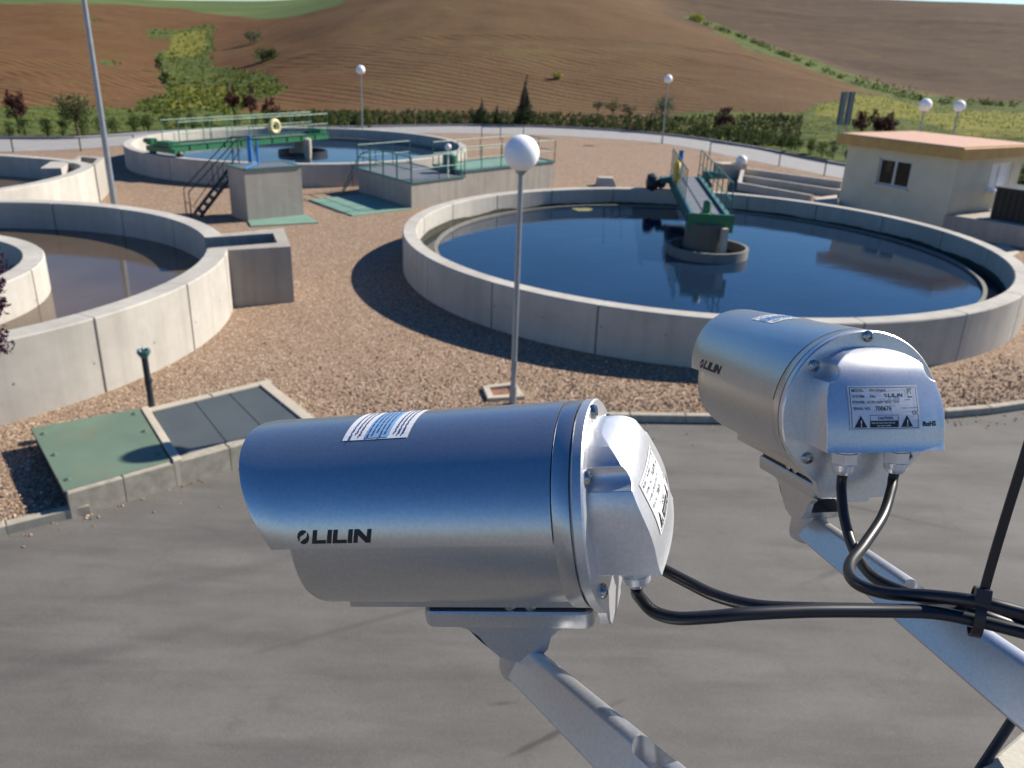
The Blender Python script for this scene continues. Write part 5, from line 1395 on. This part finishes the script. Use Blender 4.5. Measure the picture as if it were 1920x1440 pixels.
    wt = MB(); put('RISK OF ELECTRIC SHOCK', .0174, .0056, .0017, .00003, 0, wt, .0012); put('DO NOT OPEN', .0222, .0034, .0017, .00003, 0, wt, .0012)
    put('!', .0082, .0036, .0066, .0002, 0, wt, .0012); put('!', .0476, .0036, .0066, .0002, 0, wt, .0012)
    wt.build('label_white_text', M['label_paper'], lb)
    rt = MB(); V, F = text_bm('RoHS', .0052, 0, .00018); m2 = on_cap(V, F, -.0300, -.0025, lift=.0004, step=.02); rt.add(m2.v, m2.f); rt.build('cover_lettering', M['ink'], cap)
    # cable glands under the cover
    for y in (.0235, -.0225):
        gx = -.0385
        mb = MB(); mb.lathe((gx, y, zb), [(.0092, .001), (.0092, -.0045)], 20); mb.build('gland_base', M['gland'], t, smooth=40); gb = t.children[-1]
        mb = MB(); mb.lathe((gx, y, zb - .0045), [(.0078, 0), (.0108, -.0006), (.0108, -.0090), (.0100, -.0100)], 6)
        mb.lathe((gx, y, zb - .0144), [(.0094, 0), (.0090, -.0052), (.0066, -.0086), (.0048, -.0090)], 20); mb.build('gland_nut', M['gland'], gb, smooth=25)
    # mounting rail
    mb = MB()
    rl = [(.0205, -.0500), (.0205, -.0655), (.0150, -.0655), (.0150, -.0620), (-.0150, -.0620), (-.0150, -.0655), (-.0205, -.0655), (-.0205, -.0500)]
    loft(mb, [[(x, y, z) for y, z in rl] for x in (-.0115, .172)], True, True, True); mb.build('mounting_rail', M['silver'], t)
    return t
def place(o, q):
    yaw, pit, rol = q[3:6]
    fw = Vector((math.cos(yaw) * math.cos(pit), math.sin(yaw) * math.cos(pit), math.sin(pit)))
    lf = Vector((0, 0, 1)).cross(fw).normalized(); up = fw.cross(lf)
    l2 = lf * math.cos(rol) + up * math.sin(rol); u2 = up * math.cos(rol) - lf * math.sin(rol)
    p = atD(q[0], q[1], q[2])
    m = Matrix(((fw.x, l2.x, u2.x, p.x), (fw.y, l2.y, u2.y, p.y), (fw.z, l2.z, u2.z, p.z), (0, 0, 0, 1)))
    o.matrix_world = m; return m
Q1 = (1079.14, 947.76, .548446, 2.915298, -.204659, .03091)
Q2 = (1590.13, 768.13, .707444, 1.734734, -.223779, .01327)
cam1 = security_camera('nearer silver security camera, seen from the side with large black lettering, pointing left')
cam2 = dup(cam1, label='farther silver security camera, seen from behind with its rating label facing the viewer')
M1 = place(cam1, Q1); M2 = place(cam2, Q2)

# ------------------------------------------------------------------ brackets
def bracket(label, Mx, xr_, knuck, end, w0, w1, hole_t):
    """xr_: plate range along the camera axis; knuck: local place of the knuckle; end: world end of the arm"""
    o = Mx @ Vector((knuck[0], 0, -.083)); t = thing('camera_bracket', label, 'bracket', o, 'camera brackets')
    def L(x, y, z): return Mx @ Vector((x, y, z))
    xa, xb = xr_
    mb = MB(); out = []                                     # rounded top plate with hanging skirts
    hw = .0205; r = .006
    ring = []
    for cx, cy, a0 in ((xb - r, hw - r, 0), (xa + r, hw - r, 90), (xa + r, -hw + r, 180), (xb - r, -hw + r, 270)):
        for i in range(7): q = math.radians(a0 + 15 * i); ring.append((cx + r * math.cos(q), cy + r * math.sin(q)))
    rows = [[L(x, y, z) for x, y in ring] for z in (-.0700, -.0712, -.0800, -.0822)]
    cxm = (xa + xb) / 2
    rows[0] = [L(cxm + (x - cxm) * .985, y * .95, -.0697) for x, y in ring]; rows[-1] = [L(cxm + (x - cxm) * .985, y * .95, -.0826) for x, y in ring]
    loft(mb, rows, True, True, True); mb.build('mount_plate', M['bracket'], t, o, 30)
    mb = MB(); mb.obox(L((xa + xb) / 2, 0, -.0675), (L(1, 0, 0) - L(0, 0, 0)) * (xb - xa) * .46, (L(0, 1, 0) - L(0, 0, 0)) * .0170, (L(0, 0, 1) - L(0, 0, 0)) * .0022); mb.build('rubber_pad', M['nylon'], t, o)
    for xx in (.35, .47):
        mb = MB(); mb.lathe(L(xa + (xb - xa) * xx, .0165, -.0665), [(.0045, -.002), (.0045, .002), (.002, .0032), (.0001, .0033)], 6, (L(0, 1, 0) - L(0, 0, 0))); mb.build('bolt', M['steel'], t, o)
    k = knuck[0]; hwk = .030
    for s in (-1, 1):                                       # neck cheeks
        pf = [(k + .040, -.0815), (k + .030, -.0845), (k + .0225, -.0900), (k + .0165, -.1000), (k + .0095, -.1075), (k + .0000, -.1110), (k - .0110, -.1110), (k - .0200, -.1070), (k - .0265, -.1000), (k - .030, -.0905), (k - .036, -.0850), (k - .046, -.0815)]
        mb = MB(); y0_, y1_ = s * .0190, s * .0130
        n_ = len(pf); vs = [L(x, y0_, z) for x, z in pf] + [L(x, y1_, z) for x, z in pf]
        fs = [tuple(range(n_)), tuple(range(2 * n_ - 1, n_ - 1, -1))] + [(i, i + 1, n_ + i + 1, n_ + i) for i in range(n_ - 1)]
        mb.add(vs, fs); clean(mb.build('neck_cheek', M['bracket'], t, o), 1e-6)
    mb = MB(); bp = spline([L(k + .030, 0, -.084), L(k + .018, 0, -.099), L(k + .002, 0, -.110), L(k - .014, 0, -.1095), L(k - .026, 0, -.100)], 5)
    yv = (L(0, 1, 0) - L(0, 0, 0)) * .0185; loft(mb, [[p + yv, p - yv] for p in bp], False); mb.build('neck_web', M['bracket'], t, o, 60)
    K = L(k - .001, 0, -.1120)                              # knuckle, upright
    mb = MB(); mb.lathe(K, [(.0140, .012), (.0158, .006), (.0158, -.018), (.0148, -.0215), (.010, -.0225), (.001, -.0226)], 28); mb.build('knuckle', M['bracket'], t, o, 40)
    # arm: tapering hollow-looking channel, rounded top, with a drain slot cut through its top
    S = K + Vector((0, 0, -.0055)); E = Vector(end); d = (E - S).normalized(); S = S + d * .014; sdv = d.cross(Vector((0, 0, 1))).normalized(); upv = sdv.cross(d)
    mb = MB(); rows = []; ns = 16
    for i in range(ns + 1):
        u_ = i / ns; w = (w0[0] + (w1[0] - w0[0]) * u_) / 2; h = (w0[1] + (w1[1] - w0[1]) * u_ ** 1.15) / 2
        c = S.lerp(E, u_); sec = []
        wt = w; wb = w + 2 * h * math.tan(math.radians(27)); rr = wt * .92            # leaning sides: narrow rounded top, wider foot
        for cx, cz, a0 in ((wt - rr, h - rr, 27), (-wt + rr, h - rr, 90)):
            for j in range(9): q = math.radians(a0 + 7.875 * j); sec.append(c + sdv * (cx + rr * math.cos(q)) + upv * (cz + rr * math.sin(q)))
        r2 = w * .3
        for cx, cz, a0 in ((-wb + r2, -h + r2, 168), (wb - r2, -h + r2, 270)):
            for j in range(4): q = math.radians(a0 + 33 * j); sec.append(c + sdv * (cx + r2 * math.cos(q)) + upv * (cz + r2 * math.sin(q)))
        rows.append(sec)
    loft(mb, rows, True, True, True); arm = clean(mb.build('arm', M['bracket'], t, o), 1e-6)
    hc = S.lerp(E, hole_t); hh = (w0[1] + (w1[1] - w0[1]) * hole_t) / 2; hw_ = (w0[0] + (w1[0] - w0[0]) * hole_t) / 2
    cut = MB(); cc_ = hc + upv * hh - o; P = []
    for i in range(24):
        q = 2 * math.pi * i / 24; e = .0085 if math.cos(q) > 0 else -.0085
        P.append(d * (e + hw_ * .95 * math.cos(q)) + sdv * hw_ * 1.05 * math.sin(q))
    cut.add([cc_ + p + upv * .02 for p in P] + [cc_ + p - upv * .0165 for p in P], [tuple(range(24)), tuple(range(47, 23, -1))] + [(i, 24 + i, 24 + (i + 1) % 24, (i + 1) % 24) for i in range(24)])
    co = clean(cut.build('cutter', M['bracket']), 1e-7)
    md = arm.modifiers.new('slot', 'BOOLEAN'); md.object = co; md.operation = 'DIFFERENCE'; md.solver = 'EXACT'
    arm_parent_loc = t.location.copy(); co.location = arm_parent_loc
    bpy.context.view_layer.update(); dg = bpy.context.evaluated_depsgraph_get()
    me2 = bpy.data.meshes.new_from_object(arm.evaluated_get(dg)); arm.modifiers.clear(); arm.data = me2
    bpy.data.objects.remove(co)
    me2.polygons.foreach_set('use_smooth', [True] * len(me2.polygons)); me2.set_sharp_from_angle(angle=math.radians(35))
    mb = MB(); mb.obox(E, d * .004, sdv * w1[0] * .8, upv * w1[1] * .85); mb.build('base_plate', M['bracket'], t, o)
    return K, S, E
E1 = atD(1470, 1655, .355); E2 = atD(2060, 1375, .455)
bracket('bracket under the nearer camera, its slotted arm leaving at the bottom edge', M1, (-.005, .1175), (.0565, 0), E1, (.0130, .0215), (.0160, .0270), .62)
bracket('bracket under the farther camera, its slotted arm passing beneath the black cables', M2, (.010, .1215), (.0510, 0), E2, (.0130, .0205), (.0170, .0315), .50)

# ------------------------------------------------------------------ cables, ties
def cable(label, start, pts, r=.0041):
    P = [start + Vector((0, 0, .004)), start - Vector((0, 0, .006))] + [atD(*p) for p in pts]
    S = spline(P, 9)
    mb = MB(); mb.tube(S, r, 14); return tag(mb.build('cable', M['cable'], None, P[0], 180), label, 'cable', 'black camera cables')
gz = -.0225 - .0225
g1a, g1b = M1 @ Vector((-.0385, .0235, gz)), M1 @ Vector((-.0385, -.0225, gz))
g2a, g2b = M2 @ Vector((-.0385, .0235, gz)), M2 @ Vector((-.0385, -.0225, gz))
cable('lower of the two black cables leaving the nearer camera', g1a, [(1203, 1124, .524), (1226, 1147, .512), (1268, 1159, .502), (1330, 1157, .497), (1400, 1151, .496), (1520, 1146, .502), (1650, 1146, .508), (1750, 1149, .508), (1832, 1164, .500), (1920, 1186, .49), (2030, 1216, .48), (2200, 1262, .47)])
cable('upper of the two black cables leaving the nearer camera', g1b, [(1213, 1052, .568), (1244, 1068, .560), (1290, 1092, .548), (1345, 1118, .535), (1420, 1136, .522), (1520, 1141, .514), (1650, 1143, .516), (1760, 1146, .514), (1832, 1140, .512), (1920, 1160, .502), (2030, 1190, .49), (2200, 1240, .48)])
cable('left black cable of the farther camera, passing behind the other', g2a, [(1578, 925, .672), (1584, 975, .656), (1603, 1035, .628), (1638, 1082, .590), (1700, 1112, .560), (1770, 1132, .530), (1834, 1152, .508), (1920, 1180, .50), (2030, 1208, .492), (2200, 1252, .48)])
cable('right black cable of the farther camera, curling round in front of its neighbour', g2b, [(1671, 918, .676), (1655, 968, .655), (1620, 1022, .618), (1593, 1060, .583), (1604, 1092, .548), (1660, 1112, .530), (1750, 1118, .512), (1836, 1129, .496), (1920, 1150, .488), (2030, 1180, .478), (2200, 1230, .47)])
tb = atD(1832, 1147, .504); td = (atD(1920, 1168, .495) - atD(1760, 1135, .512)).normalized()
ax = td.cross(CF).normalized(); ay = td.cross(ax)
t = thing('cable_tie', 'black nylon tie round the cable bundle, its long tail standing up to the right edge', 'cable tie', tb)
mb = MB(); ra, rb = .0142, .0125; rows = []
for (s_, k) in ((-1, 1.0), (-1, 1.09), (1, 1.09), (1, 1.0)):
    rows.append([tb + td * .0030 * s_ + ax * ra * k * math.cos(q) + ay * rb * k * math.sin(q) for q in [2 * math.pi * i / 36 for i in range(36)]])
loft(mb, rows + [rows[0]], True); mb.build('band', M['nylon'], t, tb, 40)
hp = atD(1843, 1116, .492)
mb = MB(); mb.obox(hp, td * .0042, ax * .0040, ay * .0040); mb.build('tie_head', M['nylon'], t, tb)
tl = spline([hp, atD(1860, 1055, .488), atD(1886, 968, .480), atD(1916, 872, .472), atD(1960, 730, .462)], 8)
mb = MB(); wv = CR * .0029; tv = CF * .0006
loft(mb, [[p + wv + tv, p + wv - tv, p - wv - tv, p - wv + tv] for p in tl], True, True, True); mb.build('tie_tail', M['nylon'], t, tb)
mb = MB(); lp = [atD(1990, 1180, .47), atD(1940, 1280, .50), atD(1897, 1352, .505), atD(1846, 1430, .505), atD(1800, 1500, .50)]
mb.tube(spline(lp, 8), .0030, 10); tag(mb.build('cable', M['cable'], None, lp[1], 180), 'short black cable hanging by the parapet in the bottom right corner', 'cable', 'black camera cables')

# ------------------------------------------------------------------ parapet the brackets are fixed to
p0, p1 = at(1838, 1440, 5.606), at(1922, 1366, 5.606)
dd = (p1 - p0).normalized(); nn = Vector((dd.y, -dd.x, 0))          # towards the viewer
a, b = p0 - dd * .9, p0 + dd * 1.2
t = thing('parapet_wall', 'pale rendered parapet corner at the bottom right of the picture', 'wall', p0)
mb = MB(); mb.prism([tuple(x.xy) for x in (a, b, b + nn * .016, a + nn * .016)], 5.2, 5.606, 0, .002); mb.build('coping', M['parapet'], t, p0)
mb = MB(); mb.prism([tuple(x.xy) for x in (a + nn * .0162, b + nn * .0162, b + nn * .14, a + nn * .14)], 5.2, 5.600); mb.build('inner_face', M['parapet_shade'], t, p0)  # darker colour stands in for shade on this side
